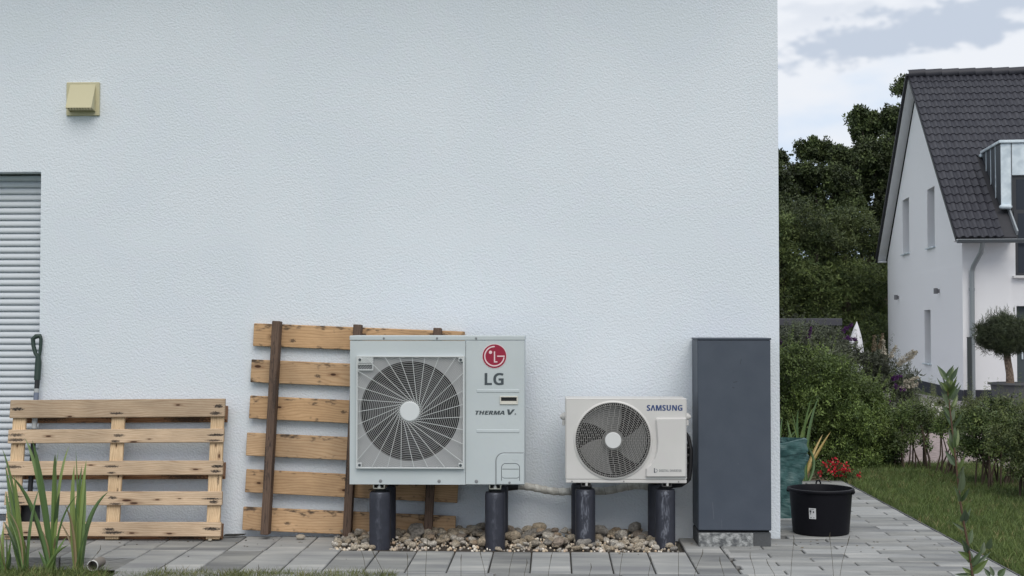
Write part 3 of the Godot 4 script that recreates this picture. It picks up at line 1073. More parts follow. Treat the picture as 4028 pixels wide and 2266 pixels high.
	for e in [[0.034, 0.0, 0.040, 0.0065], [0.0005, -0.004, 0.0065, 0.058], [0.0095, -0.0298, 0.0125, 0.0065]]:
		g.box(at(e[0], e[1], 0.0029), Vector3(e[2], e[3], 0.0014))
	g.lathe(turned(Vector3(PI / 2, 0, 0), Vector3(-0.0205, 0.0205, 0.0022)), [Vector2(0.0088, 0.0), Vector2(0.0088, 0.0014), Vector2(0.0, 0.0014)], 18)
	part("badge_mark", g.done(), mat(lin(0.80, 0.60, 0.63), 0.5), badge)
	part("lettering", letters("LG", 0.1, 0.063), ink, o, at(0.301, 0.523, zf))
	part("lettering", letters("THERMA", 0.157, 0.0205, true, 0.3, 0.0012, 0.0009), ink, o, at(0.2795, 0.3675, zf))
	part("lettering", letters("V", 0.038, 0.0275, true, 0.3, 0.0012, 0.0012), ink, o, at(0.3855, 0.3675, zf))
	part("lettering", letters("®", 0.007, 0.007, false), ink, o, at(0.4125, 0.3675, zf))
	for y in [0.492, 0.281]:
		bx("embossed_rib", o, Vector3(0.3215, y, zf), Vector3(0.225, 0.016, 0.005), paint, 0.002)
	# hand recess
	g = G.new()
	for e in [[0.3785, 0.4615, 0.096, 0.007], [0.3785, 0.4245, 0.096, 0.007], [0.334, 0.443, 0.007, 0.030], [0.423, 0.443, 0.007, 0.030]]:
		g.box(at(e[0], e[1], zf + 0.003), Vector3(e[2], e[3], 0.006), 0.0015)
	part("hand_recess_frame", g.done(), mat(lin(0.62, 0.61, 0.55), 0.5), o)
	g = G.new()
	g.quad(Vector3(0.3375, 0.458, zf + 0.0008), Vector3(0.4195, 0.458, zf + 0.0008), Vector3(0.4195, 0.439, zf + 0.0012), Vector3(0.3375, 0.439, zf + 0.0012), Vector3.BACK)
	part("hand_recess_gap", g.done(), dark, o)
	g = G.new()
	g.quad(Vector3(0.3375, 0.439, zf + 0.0012), Vector3(0.4195, 0.439, zf + 0.0012), Vector3(0.4195, 0.4275, zf + 0.005), Vector3(0.3375, 0.4275, zf + 0.005), Vector3(0, 1, 1))
	part("hand_recess_lip", g.done(), mat(lin(0.50, 0.49, 0.43), 0.5), o)
	# service cover at the lower right
	g = G.new()
	g.prism(at(0, 0, zf), rounded(0.3125, 0.003, 0.4595, 0.165, [0.0, 0.0, 0.0, 0.042]), 0.006, 0.003)
	var cover := part("service_cover", g.done(), paint, o)
	g = G.new()
	var path := []
	for k in 9:
		var a := PI - PI / 2 * k / 8.0
		path.append(Vector3(0.3525 + cos(a) * 0.043, 0.125 + sin(a) * 0.043, zf + 0.0008))
	path.push_front(Vector3(0.3095, 0.003, zf + 0.0008))
	path.append(Vector3(0.458, 0.168, zf + 0.0008))
	g.tube(path, [0.0016], 6)
	part("cover_gap", g.done(), grey, o)
	g = G.new()
	var zc := zf + 0.0058
	var arch := []
	for k in 13:
		var a := PI - PI * k / 12.0
		arch.append(Vector3(0.3875 + signf(cos(a)) * 0.025 + cos(a) * 0.0225, 0.090 + sin(a) * 0.0225, zc))
	arch.push_front(Vector3(0.340, 0.022, zc))
	arch.append(Vector3(0.435, 0.022, zc))
	g.tube(arch, [0.0017], 6)
	g.tube([Vector3(0.344, 0.083, zc), Vector3(0.431, 0.083, zc)], [0.0015], 6)
	g.tube([Vector3(0.344, 0.042, zc), Vector3(0.352, 0.036, zc), Vector3(0.423, 0.036, zc), Vector3(0.431, 0.042, zc)], [0.0015], 6)
	part("knockout_slots", g.done(), ink, cover)
	for e in [[0.358, 0.0145], [0.413, 0.0165]]:
		g = G.new()
		g.lathe(turned(Vector3(PI / 2, 0, 0), Vector3(e[0], 0.142, zf + 0.0045)), [Vector2(e[1], 0.0), Vector2(e[1], 0.0025), Vector2(e[1] - 0.002, 0.0025), Vector2(e[1] - 0.002, 0.002), Vector2(0, 0.002)], 24)
		part("knockout_disc", g.done(), paint, cover)
	for e in [[-0.297, 0.018], [0.012, 0.018], [0.208, 0.018]]:
		screw(o, e[0], e[1], zf, 0.009, grey)
	screw(o, 0.382, 0.013, zf + 0.006, 0.006, grey)
	for x in [-0.281, 0.0, 0.206]:
		screw(o, x, 0.7685, 0.148, 0.006, grey)
	# feet
	for x in [-0.306, 0.306]:
		g = G.new()
		g.box(at(0, -0.022, 0), Vector3(0.062, 0.005, 0.29), 0.001)
		g.box(at(-0.0285, -0.012, 0), Vector3(0.005, 0.02, 0.29))
		g.box(at(0.0285, -0.012, 0), Vector3(0.005, 0.02, 0.29))
		part("foot_rail", g.done(), mat(lin(0.45, 0.45, 0.40), 0.35, 0.7), o, at(x, 0, 0.0))
		g = G.new()
		g.lathe(at(x, -0.02, 0.125), [Vector2(0.012, 0), Vector2(0.012, 0.009), Vector2(0.006, 0.009), Vector2(0.006, 0.018), Vector2(0, 0.018)], 6)
		part("bolt", g.done(), mat(lin(0.7, 0.7, 0.7), 0.3, 0.8), o)

func small_heat_pump() -> void:
	var o := thing("heat_pump", "small off white heat pump with a round fan grille and blue lettering", "heat pump", Vector3(0.3825, 0.346, 0.28))
	var t := noise_tex(noise(0.01, 601, 4), 256, 256, [[0.2, Color(0.800, 0.795, 0.785)], [0.8, Color(0.822, 0.817, 0.806)]])
	var paint := grainy(mat(Color.WHITE, 0.42), t, Vector3(1, 1, 1))
	var dark := mat(lin(0.012, 0.012, 0.013), 0.8)
	var grey := mat(lin(0.25, 0.25, 0.25), 0.5)
	var wire := mat(lin(0.29, 0.285, 0.275), 0.5)
	var zf := 0.12
	var W := 0.32
	var c := Vector2(-0.0685, 0.226)
	var g := G.new()
	g.holed(Rect2(-W + 0.006, 0.022, 2 * W - 0.012, 0.416), c, 0.198, zf - 0.012, zf)
	g.box(at(0, 0.2295, -0.034), Vector3(2 * W, 0.419, 0.148), 0.006)
	# rounded shoulders round the front
	for e in [[0.0, 0.441, 2 * W, 0.008], [0.0, 0.0225, 2 * W, 0.006]]:
		g.box(at(e[0], e[1], 0.0015), Vector3(e[2] - 0.002, e[3], 0.231), 0.003)
	for x in [-W + 0.004, W - 0.004]:
		g.box(at(x, 0.23, 0.0015), Vector3(0.0075, 0.414, 0.230), 0.003)
	part("casing", g.done(), paint, o)
	g = G.new()
	g.lathe(turned(Vector3(PI / 2, 0, 0), Vector3(c.x, c.y, 0.0)), [Vector2(0.0, 0.046), Vector2(0.195, 0.046), Vector2(0.1975, 0.119)], 64)
	part("fan_shroud", g.done(), dark, o)
	fan(o, c, 0.182, 0.085, 3, mat(lin(0.21, 0.21, 0.205), 0.55), 1.62, 1.3)
	bx("base_pan", o, Vector3(0, 0.0095, 0.0), Vector3(2 * W - 0.004, 0.019, 0.236), paint, 0.003)
	# ring mouldings
	g = G.new()
	g.lathe(turned(Vector3(PI / 2, 0, 0), Vector3(c.x, c.y, zf)), [Vector2(0.208, 0.0), Vector2(0.206, 0.005), Vector2(0.200, 0.008), Vector2(0.1965, 0.006), Vector2(0.1965, -0.004)], 72)
	part("grille_rim", g.done(), paint, o)
	var wires := G.new()
	var lim := Rect2(-1, -1, 3, 3)
	var i := 0
	var r := 0.048
	while r < 0.186:
		ring_arcs(wires, c, r, lim, 0.0011, zf + 0.016, 96)
		# short staggered links between the rings
		var links := int(r * 230.0)
		for k in links:
			var a := TAU * (k + (0.5 if i % 2 else 0.0)) / links
			bar(wires, c + Vector2.from_angle(a) * r, c + Vector2.from_angle(a) * minf(r + 0.0098, 0.192), 0.0012, zf + 0.0155, 0.0025)
		r += 0.0098
		i += 1
	for k in 110:
		var a := TAU * k / 110.0
		bar(wires, c + Vector2.from_angle(a) * 0.184, c + Vector2.from_angle(a + 0.03) * 0.1965, 0.0014, zf + 0.014, 0.012)
	part("grille_wires", wires.done(), wire, o)
	g = G.new()
	g.lathe(turned(Vector3(PI / 2, 0, 0), Vector3(c.x, c.y, zf)), [Vector2(0.043, 0.004), Vector2(0.043, 0.018), Vector2(0.040, 0.0205), Vector2(0.0, 0.0205)], 40)
	part("hub_cap", g.done(), mat(lin(0.66, 0.67, 0.67), 0.4), o)
	# raised service cover
	var poly := PackedVector2Array([Vector2(0.103, 0.032), Vector2(0.314, 0.032), Vector2(0.318, 0.036), Vector2(0.318, 0.345), Vector2(0.165, 0.345), Vector2(0.157, 0.341), Vector2(0.153, 0.332), Vector2(0.158, 0.27), Vector2(0.161, 0.21), Vector2(0.156, 0.165), Vector2(0.145, 0.13), Vector2(0.130, 0.106), Vector2(0.112, 0.09), Vector2(0.102, 0.078), Vector2(0.1, 0.04)])
	g = G.new()
	g.prism(at(0, 0, zf), poly, 0.018, 0.008)
	part("service_cover", g.done(), paint, o)
	var blue := mat(lin(0.035, 0.065, 0.19), 0.45)
	part("lettering", letters("SΛMSUNG", 0.186, 0.0305, true, 0.0, 0.0012, 0.0007), blue, o, at(0.2035, 0.381, zf))
	var ink := mat(lin(0.10, 0.11, 0.13), 0.5)
	part("lettering", letters("DIGITAL INVERTER", 0.118, 0.0125), mat(lin(0.26, 0.27, 0.28), 0.5), o, at(0.231, 0.0625, zf + 0.018))
	g = G.new()
	g.box(at(0.1475, 0.0695, zf + 0.0186), Vector3(0.005, 0.024, 0.0012))
	g.box(at(0.1515, 0.060, zf + 0.0186), Vector3(0.0025, 0.005, 0.0012))
	part("symbol", g.done(), ink, o)
	g = G.new()
	for k in 10:
		var p := -PI * 0.5 + PI * k / 10.0
		var q := -PI * 0.5 + PI * (k + 1) / 10.0
		g.prism(at(0.1545, 0.0685, zf + 0.018), PackedVector2Array([Vector2.from_angle(p) * 0.006, Vector2.from_angle(p) * 0.010, Vector2.from_angle(q) * 0.010, Vector2.from_angle(q) * 0.006]), 0.0012)
	part("symbol", g.done(), mat(lin(0.30, 0.31, 0.33), 0.5), o)
	# side brackets
	for s: float in [-1.0, 1.0]:
		g = G.new()
		g.lathe(Transform3D(Basis.from_euler(Vector3(0, 0, -PI / 2 * s)), Vector3(s * W, 0.345, 0.04)), [Vector2(0.022, 0.0), Vector2(0.021, 0.012), Vector2(0.012, 0.024), Vector2(0.0, 0.027)], 16)
		g.box(at(s * (W + 0.008), 0.312, 0.04), Vector3(0.016, 0.03, 0.03), 0.003)
		g.box(at(s * (W + 0.022), 0.345, 0.045), Vector3(0.014, 0.014, 0.02), 0.003)
		part("side_handle", g.done(), paint, o)
	for x in [-0.285, -0.012, 0.276]:
		screw(o, x, 0.009, 0.118, 0.004, grey)
	for x in [-0.212, 0.214]:
		g = G.new()
		g.box(at(0, -0.016, 0.02), Vector3(0.05, 0.004, 0.21))
		g.box(at(-0.023, -0.008, 0.02), Vector3(0.004, 0.016, 0.21))
		g.box(at(0.023, -0.008, 0.02), Vector3(0.004, 0.016, 0.21))
		part("foot_rail", g.done(), mat(lin(0.05, 0.05, 0.05), 0.5), o, at(x, 0, 0.0))
		g = G.new()
		g.lathe(at(x + 0.004, -0.014, 0.112), [Vector2(0.0075, 0), Vector2(0.0075, 0.014), Vector2(0, 0.016)], 10)
		part("bolt", g.done(), mat(lin(0.75, 0.75, 0.72), 0.3, 0.4), o)

func posts_and_pipes() -> void:
	var worn := []
	for v in 2:
		var im := Image.create(256, 256, false, Image.FORMAT_RGB8)
		var a := noise(0.03, 700 + v, 4)
		var b := noise(0.2, 705 + v, 2)
		for y in 256:
			for x in 256:
				# the worn streak is where hands and stones rubbed the front
				var d := absf(x - 66.0) / (26.0 if v == 0 else 20.0)
				var q := a.get_noise_2d(x * 1.6, y * 0.8) * 0.8 + b.get_noise_2d(x * 0.6, y * 0.25) * 0.5 + 0.75 - d
				var s := smoothstep(0.05, 1.25, q) * (0.6 if v == 0 else 0.22)
				if y > 205 and y < 240:
					s = maxf(s, smoothstep(0.1, 0.5, a.get_noise_2d(x * 2.0, y * 2.0) + 0.3 - d * 0.7) * 0.5)
				var c := Color(0.185, 0.195, 0.235).lerp(Color(0.66, 0.68, 0.72), s)
				c = c * (1.0 + 0.12 * a.get_noise_2d(x, y))
				im.set_pixel(x, y, c)
		worn.append(ImageTexture.create_from_image(im))
	var mk := func(called: String, label: String, x: float, z: float, r: float, top: float, v: int, square: float) -> void:
		var o := thing(called, label, "post", Vector3(x, 0, z), "dark posts that carry the heat pumps")
		var g := G.new()
		g.lathe(Transform3D(), [Vector2(r, -0.03), Vector2(r, 0.03), Vector2(r, 0.08), Vector2(r, 0.13), Vector2(r, 0.18), Vector2(r, top - 0.04), Vector2(r, top - 0.012), Vector2(r * 0.93, top), Vector2(r * 0.45, top + 0.001)], 36, 0.0, TAU, square)
		var m := mat(Color.WHITE, 0.5)
		m.albedo_texture = worn[v]
		part("shaft", g.done(), m, o)
		g = G.new()
		g.lathe(Transform3D(), [Vector2(r * 0.55, top - 0.002), Vector2(r * 0.55, top + 0.012), Vector2(0.0, top + 0.012)], 20)
		part("rubber_pad", g.done(), mat(lin(0.012, 0.012, 0.013), 0.7), o)
	mk.call("support_post", "smooth square dark post under the left front of the big heat pump", -0.9185, 0.392, 0.0535, 0.297, 1, 6.0)
	mk.call("support_post", "round dark post under the right front of the big heat pump", -0.3085, 0.392, 0.0535, 0.297, 1, 2.0)
	mk.call("support_post", "dark rear post half hidden behind the square post", -0.912, 0.19, 0.0535, 0.305, 1, 2.0)
	mk.call("support_post", "dark rear post behind the round post of the big heat pump", -0.300, 0.19, 0.0535, 0.305, 1, 2.0)
	mk.call("support_post", "scuffed dark post under the left end of the small heat pump", 0.1685, 0.335, 0.0535, 0.308, 0, 2.0)
	mk.call("support_post", "scuffed dark post under the small heat pump beside the anthracite cabinet", 0.592, 0.335, 0.0535, 0.308, 0, 2.0)
	mk.call("support_post", "dark rear post behind the left post of the small heat pump", 0.152, 0.185, 0.056, 0.318, 1, 2.0)
	mk.call("support_post", "dark rear post behind the right post of the small heat pump", 0.567, 0.185, 0.056, 0.318, 1, 2.0)
	# white wrapped pipe along the wall
	var pipe := thing("insulated_pipe", "white wrapped pipe sagging along the wall between the two heat pumps", "pipe", Vector3(-0.2, 0.29, 0.09))
	var g := G.new()
	var pts := []
	var rad := []
	for i in 61:
		var q := i / 60.0
		pts.append(Vector3(q * 0.76, 0.004 - 0.03 * sin(PI * minf(q * 1.15, 1.0)) + 0.004 * sin(q * 17.0), 0.012 * sin(q * 5.0)))
		rad.append(0.0205 + (0.0014 if i % 4 == 0 else 0.0) + 0.0012 * sin(i * 1.7))
	g.tube(pts, rad, 16)
	var wt := noise_tex(noise(0.02, 711, 4), 256, 256, [[0.2, Color(0.66, 0.65, 0.62)], [0.8, Color(0.86, 0.86, 0.84)]])
	part("wrapping", g.done(), grainy(mat(Color.WHITE, 0.55), wt, Vector3(4, 4, 4), fine, 0.1), pipe)
	for i in range(3, 60, 5):
		g = G.new()
		g.tube([pts[i] + Vector3(-0.0012, 0, 0), pts[i] + Vector3(0.0012, 0.0006, 0)], [0.0226], 16)
		part("tape_edge", g.done(), mat(lin(0.28, 0.27, 0.26), 0.6), pipe)
	g = G.new()
	g.tube([Vector3(-0.09, 0.012, 0.03), Vector3(-0.05, 0.0, 0.015), Vector3(0.0, 0.004, 0.0)], [0.018, 0.023, 0.0235], 12)
	part("black_end", g.done(), mat(lin(0.015, 0.015, 0.016), 0.6), pipe)
	g = G.new()
	g.tube([Vector3(-0.012, 0.024, 0.02), Vector3(0.004, 0.018, 0.026), Vector3(0.016, 0.022, 0.022)], [0.004], 6)
	part("blue_tie", g.done(), mat(lin(0.03, 0.12, 0.25), 0.5), pipe)
	# black cables from the side of the small unit
	var black := mat(lin(0.010, 0.010, 0.012), 0.5)
	var paths := [[Vector3(0.0, 0.0, 0.0), Vector3(0.022, -0.03, 0.0), Vector3(0.034, -0.10, 0.01), Vector3(0.030, -0.20, 0.01), Vector3(0.022, -0.255, 0.01), Vector3(-0.02, -0.285, 0.0), Vector3(-0.10, -0.297, -0.03), Vector3(-0.18, -0.30, -0.06)],
		[Vector3(0.002, -0.05, -0.03), Vector3(0.02, -0.09, -0.03), Vector3(0.026, -0.16, -0.03), Vector3(0.02, -0.23, -0.02), Vector3(-0.01, -0.262, -0.01), Vector3(-0.08, -0.28, -0.03), Vector3(-0.17, -0.285, -0.07)]]
	var lab := ["thick black cable looping down between the small heat pump and the cabinet", "thinner black pipe curling from the valves of the small heat pump"]
	for k in 2:
		var cv := Curve3D.new()
		var p: Array = paths[k]
		for j in p.size():
			var tg: Vector3 = (p[mini(j + 1, p.size() - 1)] - p[maxi(j - 1, 0)]) * 0.18
			cv.add_point(p[j], -tg, tg)
		var ps := []
		for j in 29:
			ps.append(cv.sample_baked(cv.get_baked_length() * j / 28.0))
		g = G.new()
		g.tube(ps, [[0.0115], [0.009]][k], 10)
		var o := part("black_cable", g.done(), black, self, at(0.704, 0.604, 0.25))
		tag(o, lab[k], "cable")
	var vo := thing("pipe_valves", "black pipe valves on the right flank of the small heat pump", "valve", Vector3(0.7035, 0.42, 0.25))
	for e in [[0.10, 0.012], [0.06, 0.014], [0.015, 0.012], [-0.02, 0.015]]:
		g = G.new()
		g.lathe(Transform3D(Basis.from_euler(Vector3(0, 0, -PI / 2)), Vector3(0, e[0], rr(-0.03, 0.02))), [Vector2(e[1], 0.0), Vector2(e[1], 0.012), Vector2(e[1] * 0.6, 0.014), Vector2(e[1] * 0.6, 0.024), Vector2(0, 0.024)], 10)
		part("valve", g.done(), black, vo)

func cabinet() -> void:
	var o := thing("meter_cabinet", "tall anthracite metal cabinet on a concrete foot beside the wall corner", "cabinet", Vector3(0.965, 0, 0.16))
	var t := noise_tex(noise(0.008, 801, 5), 512, 512, [[0.15, Color(0.262, 0.294, 0.342)], [0.85, Color(0.284, 0.315, 0.362)]])
	var paint := grainy(mat(Color.WHITE, 0.55), t, Vector3(1.3, 1.3, 1.3), fine, 0.015)
	var conc_t := noise_tex(noise(0.05, 805, 4), 256, 256, [[0.25, Color(0.36, 0.37, 0.38)], [0.5, Color(0.50, 0.51, 0.51)], [0.75, Color(0.66, 0.67, 0.67)]])
	var conc := grainy(mat(Color.WHITE, 0.9), conc_t, Vector3(1.6, 1.6, 1.6), fine, 0.3)
	bx("body", o, Vector3(0, 0.592, -0.004), Vector3(0.389, 1.015, 0.282), paint, 0.004)
	bx("lid", o, Vector3(0, 1.1045, 0.0), Vector3(0.395, 0.011, 0.296), paint, 0.003)
	bx("door", o, Vector3(0.0, 0.5925, 0.1405), Vector3(0.385, 1.009, 0.008), paint, 0.002)
	bx("shadow_gap", o, Vector3(0, 0.079, -0.01), Vector3(0.37, 0.011, 0.26), mat(lin(0.01, 0.01, 0.012), 0.9))
	bx("foot", o, Vector3(0, 0.030, -0.008), Vector3(0.388, 0.090, 0.270), grainy(mat(Color(0.36, 0.37, 0.38), 0.9), null, Vector3(5, 5, 5), fine, 0.3), 0.006)
	bx("foot_front", o, Vector3(-0.0475, 0.034, 0.136), Vector3(0.29, 0.076, 0.016), conc, 0.003)
	# marks worn into the paint
	var pale := mat(lin(0.10, 0.115, 0.14), 0.7)
	for e in [[-0.115, 0.19, 0.003, 0.09, 0.08], [0.02, 0.44, 0.004, 0.006, 0.2], [-0.07, 0.12, 0.002, 0.04, 0.02]]:
		bx("scratch", o, Vector3(e[0], e[1], 0.1446), Vector3(e[2], e[3], 0.0006), pale, 0.0, Vector3(0, 0, e[4]))
	var dull := mat(lin(0.05, 0.062, 0.08), 0.75)
	for e in [[0.005, 0.875, 0.022, 0.006, 0.3], [-0.005, 0.845, 0.012, 0.006, -0.2], [0.035, 0.985, 0.004, 0.03, -0.2]]:
		bx("scuff", o, Vector3(e[0], e[1], 0.1446), Vector3(e[2], e[3], 0.0006), dull, 0.0, Vector3(0, 0, e[4]))

func bucket_and_bag() -> void:
	var o := thing("mortar_tub", "black plastic tub with a white sticker standing on the side path", "tub", Vector3(1.517, 0.001, -0.195))
	var black := mat(lin(0.008, 0.008, 0.011), 0.5)
	black.metallic_specular = 0.25
	var g := G.new()
	g.lathe(Transform3D(), [Vector2(0.0, 0.004), Vector2(0.150, 0.0), Vector2(0.157, 0.006), Vector2(0.163, 0.08), Vector2(0.170, 0.17), Vector2(0.175, 0.236), Vector2(0.186, 0.240), Vector2(0.188, 0.247), Vector2(0.186, 0.254), Vector2(0.174, 0.256), Vector2(0.171, 0.25), Vector2(0.166, 0.17), Vector2(0.153, 0.012), Vector2(0.0, 0.010)], 56)
	part("body", g.done(), black, o)
	for a in [0.35, PI + 0.35]:
		g = G.new()
		g.box(turned(Vector3(0, -a, 0), Vector3(cos(a) * 0.180, 0.236, sin(a) * 0.180)), Vector3(0.018, 0.02, 0.05), 0.004)
		part("grip", g.done(), black, o)
	g = G.new()
	var lp := []
	for k in 11:
		var a := PI * k / 10.0
		lp.append(Vector3(0.022 + cos(a) * 0.013, 0.256 + sin(a) * 0.020, -0.178))
	g.tube(lp, [0.0045], 8)
	part("handle", g.done(), black, o)
	# sticker bent round the side
	g = G.new()
	var patch := func(gg: G, a0: float, a1: float, y0: float, y1: float, lift: float) -> void:
		for k in 6:
			var p := lerpf(a0, a1, k / 6.0)
			var q := lerpf(a0, a1, (k + 1) / 6.0)
			var R := func(y: float) -> float: return 0.157 + (y - 0.006) / 0.23 * 0.018 + lift
			gg.quad(Vector3(cos(p) * R.call(y0), y0, sin(p) * R.call(y0)), Vector3(cos(q) * R.call(y0), y0, sin(q) * R.call(y0)), Vector3(cos(q) * R.call(y1), y1, sin(q) * R.call(y1)), Vector3(cos(p) * R.call(y1), y1, sin(p) * R.call(y1)), Vector3(cos(p), 0, sin(p)))
	var s0 := deg_to_rad(90 + 20)
	patch.call(g, s0, s0 + 0.235, 0.098, 0.158, 0.0012)
	var st := part("sticker", g.done(), mat(lin(0.62, 0.63, 0.64), 0.5), o)
	g = G.new()
	for e in [[0.15, 0.21, 0.135, 0.146], [0.165, 0.185, 0.122, 0.136], [0.06, 0.10, 0.132, 0.142], [0.14, 0.20, 0.104, 0.107], [0.05, 0.09, 0.104, 0.107], [0.05, 0.2, 0.150, 0.152]]:
		patch.call(g, s0 + e[0], s0 + e[1], e[2], e[3], 0.0022)
	part("sticker_print", g.done(), mat(lin(0.05, 0.05, 0.06), 0.6), st)

	var b := thing("garden_sack", "green woven garden sack standing behind the house corner", "sack", Vector3(1.30, 0.0, -0.93))
	var cloth_t := noise_tex(noise(0.02, 901, 4), 256, 256, [[0.2, Color(0.17, 0.30, 0.30)], [0.8, Color(0.25, 0.39, 0.385)]])
	var cloth := grainy(mat(Color.WHITE, 0.5), cloth_t, Vector3(3, 3, 3), fine, 0.08)
	var f := noise(1.0, 905, 3)
	var skin := func(a: float, h: float, lift: float) -> Vector3:
		var sq := 1.0 / pow(pow(absf(cos(a)), 3.2) + pow(absf(sin(a)), 3.2), 1.0 / 3.2)
		var p := Vector3(cos(a) * 0.255, 0, sin(a) * 0.17) * sq
		var fold := f.get_noise_3d(p.x * 2.6, h * 3.6 + p.x * 3.0, p.z * 2.6) * 0.06 + f.get_noise_3d(p.x * 6.0 + 5.0, h * 8.0 - p.x * 6.0, p.z * 6.0) * 0.055
		var k := 1.0 + fold * 2.0 + lift - 0.05 * smoothstep(0.15, 0.0, h)
		return Vector3(p.x * k, h * (1.0 + 0.05 * p.x / 0.25) + 0.006 * sin(a * 3.0), p.z * k)
	var draw := func(gg: G, h0: float, h1: float, nh: int, l0: float, l1: float) -> void:
		var na := 72
		var P := func(i: int, j: int) -> Vector3:
			return skin.call(TAU * i / na, lerpf(h0, h1, float(j) / nh), lerpf(l0, l1, float(j) / nh))
		for i in na:
			for j in nh:
				var q0: Vector3 = P.call(i, j)
				var q1: Vector3 = P.call(i + 1, j)
				var q2: Vector3 = P.call(i + 1, j + 1)
				var q3: Vector3 = P.call(i, j + 1)
				gg.quad(q0, q1, q2, q3, Vector3(q0.x, 0.02, q0.z))
	g = G.new()
	draw.call(g, 0.0, 0.44, 34, 0.0, 0.0)
	part("sack_body", g.done(), cloth, b)
	g = G.new()
	draw.call(g, 0.375, 0.452, 8, 0.03, 0.035)
	draw.call(g, 0.452, 0.455, 1, 0.035, -0.02)
	draw.call(g, 0.455, 0.40, 4, -0.02, -0.06)
	part("rolled_rim", g.done(), cloth, b)
	# garden tool at the shutter
	var sp := thing("garden_spade", "garden spade with a dark green handle leaning at the edge of the roller shutter", "spade", Vector3(-2.903, 0.0, 0.14))
	var green := mat(lin(0.022, 0.045, 0.036), 0.5)
	var shaft := mat(lin(0.014, 0.015, 0.018), 0.45)
	g = G.new()
	g.tube([Vector3(-0.003, 0.22, -0.022), Vector3(0.0, 0.39, -0.04), Vector3(0.002, 0.57, -0.062), Vector3(0.003, 0.80, -0.09), Vector3(0.004, 0.9, -0.103)], [0.014], 12)
	part("shaft", g.done(), shaft, sp)
	g = G.new()
	g.tube([Vector3(0.003, 0.87, -0.099), Vector3(0.003, 0.97, -0.113), Vector3(0.001, 1.005, -0.117)], [0.0178, 0.018, 0.0135], 12)
	g.tube([Vector3(0.001, 0.995, -0.116), Vector3(-0.016, 1.02, -0.119), Vector3(-0.029, 1.06, -0.123), Vector3(-0.034, 1.10, -0.126), Vector3(-0.016, 1.115, -0.126), Vector3(0.006, 1.118, -0.126), Vector3(0.012, 1.10, -0.125), Vector3(0.011, 1.05, -0.122), Vector3(0.008, 1.015, -0.119), Vector3(0.001, 0.995, -0.116)], [0.010, 0.011, 0.012, 0.013, 0.014, 0.013, 0.010, 0.009, 0.009, 0.009], 10)
	part("grip", g.done(), green, sp)
	g = G.new()
	g.tube([Vector3(0.003, 0.745, -0.083), Vector3(0.003, 0.815, -0.092)], [0.0146], 12, false)
	part("sticker", g.done(), mat(lin(0.16, 0.19, 0.26), 0.5), sp)
	g = G.new()
	g.tube([Vector3(0.003, 0.80, -0.090), Vector3(0.003, 0.822, -0.0928)], [0.0149], 12, false)
	g.tube([Vector3(0.002, 0.60, -0.066), Vector3(0.002, 0.665, -0.074)], [0.0149], 12, false)
	part("pale_band", g.done(), mat(lin(0.4, 0.42, 0.43), 0.5), sp)
	g = G.new()
	g.prism(turned(Vector3(-0.1, 0, 0), Vector3(-0.02, 0.0, -0.002)), PackedVector2Array([Vector2(-0.075, 0.24), Vector2(-0.08, 0.10), Vector2(-0.05, 0.03), Vector2(0.0, 0.004), Vector2(0.05, 0.03), Vector2(0.08, 0.10), Vector2(0.075, 0.24)]), 0.004)
	part("spade_blade", g.done(), shaft, sp)

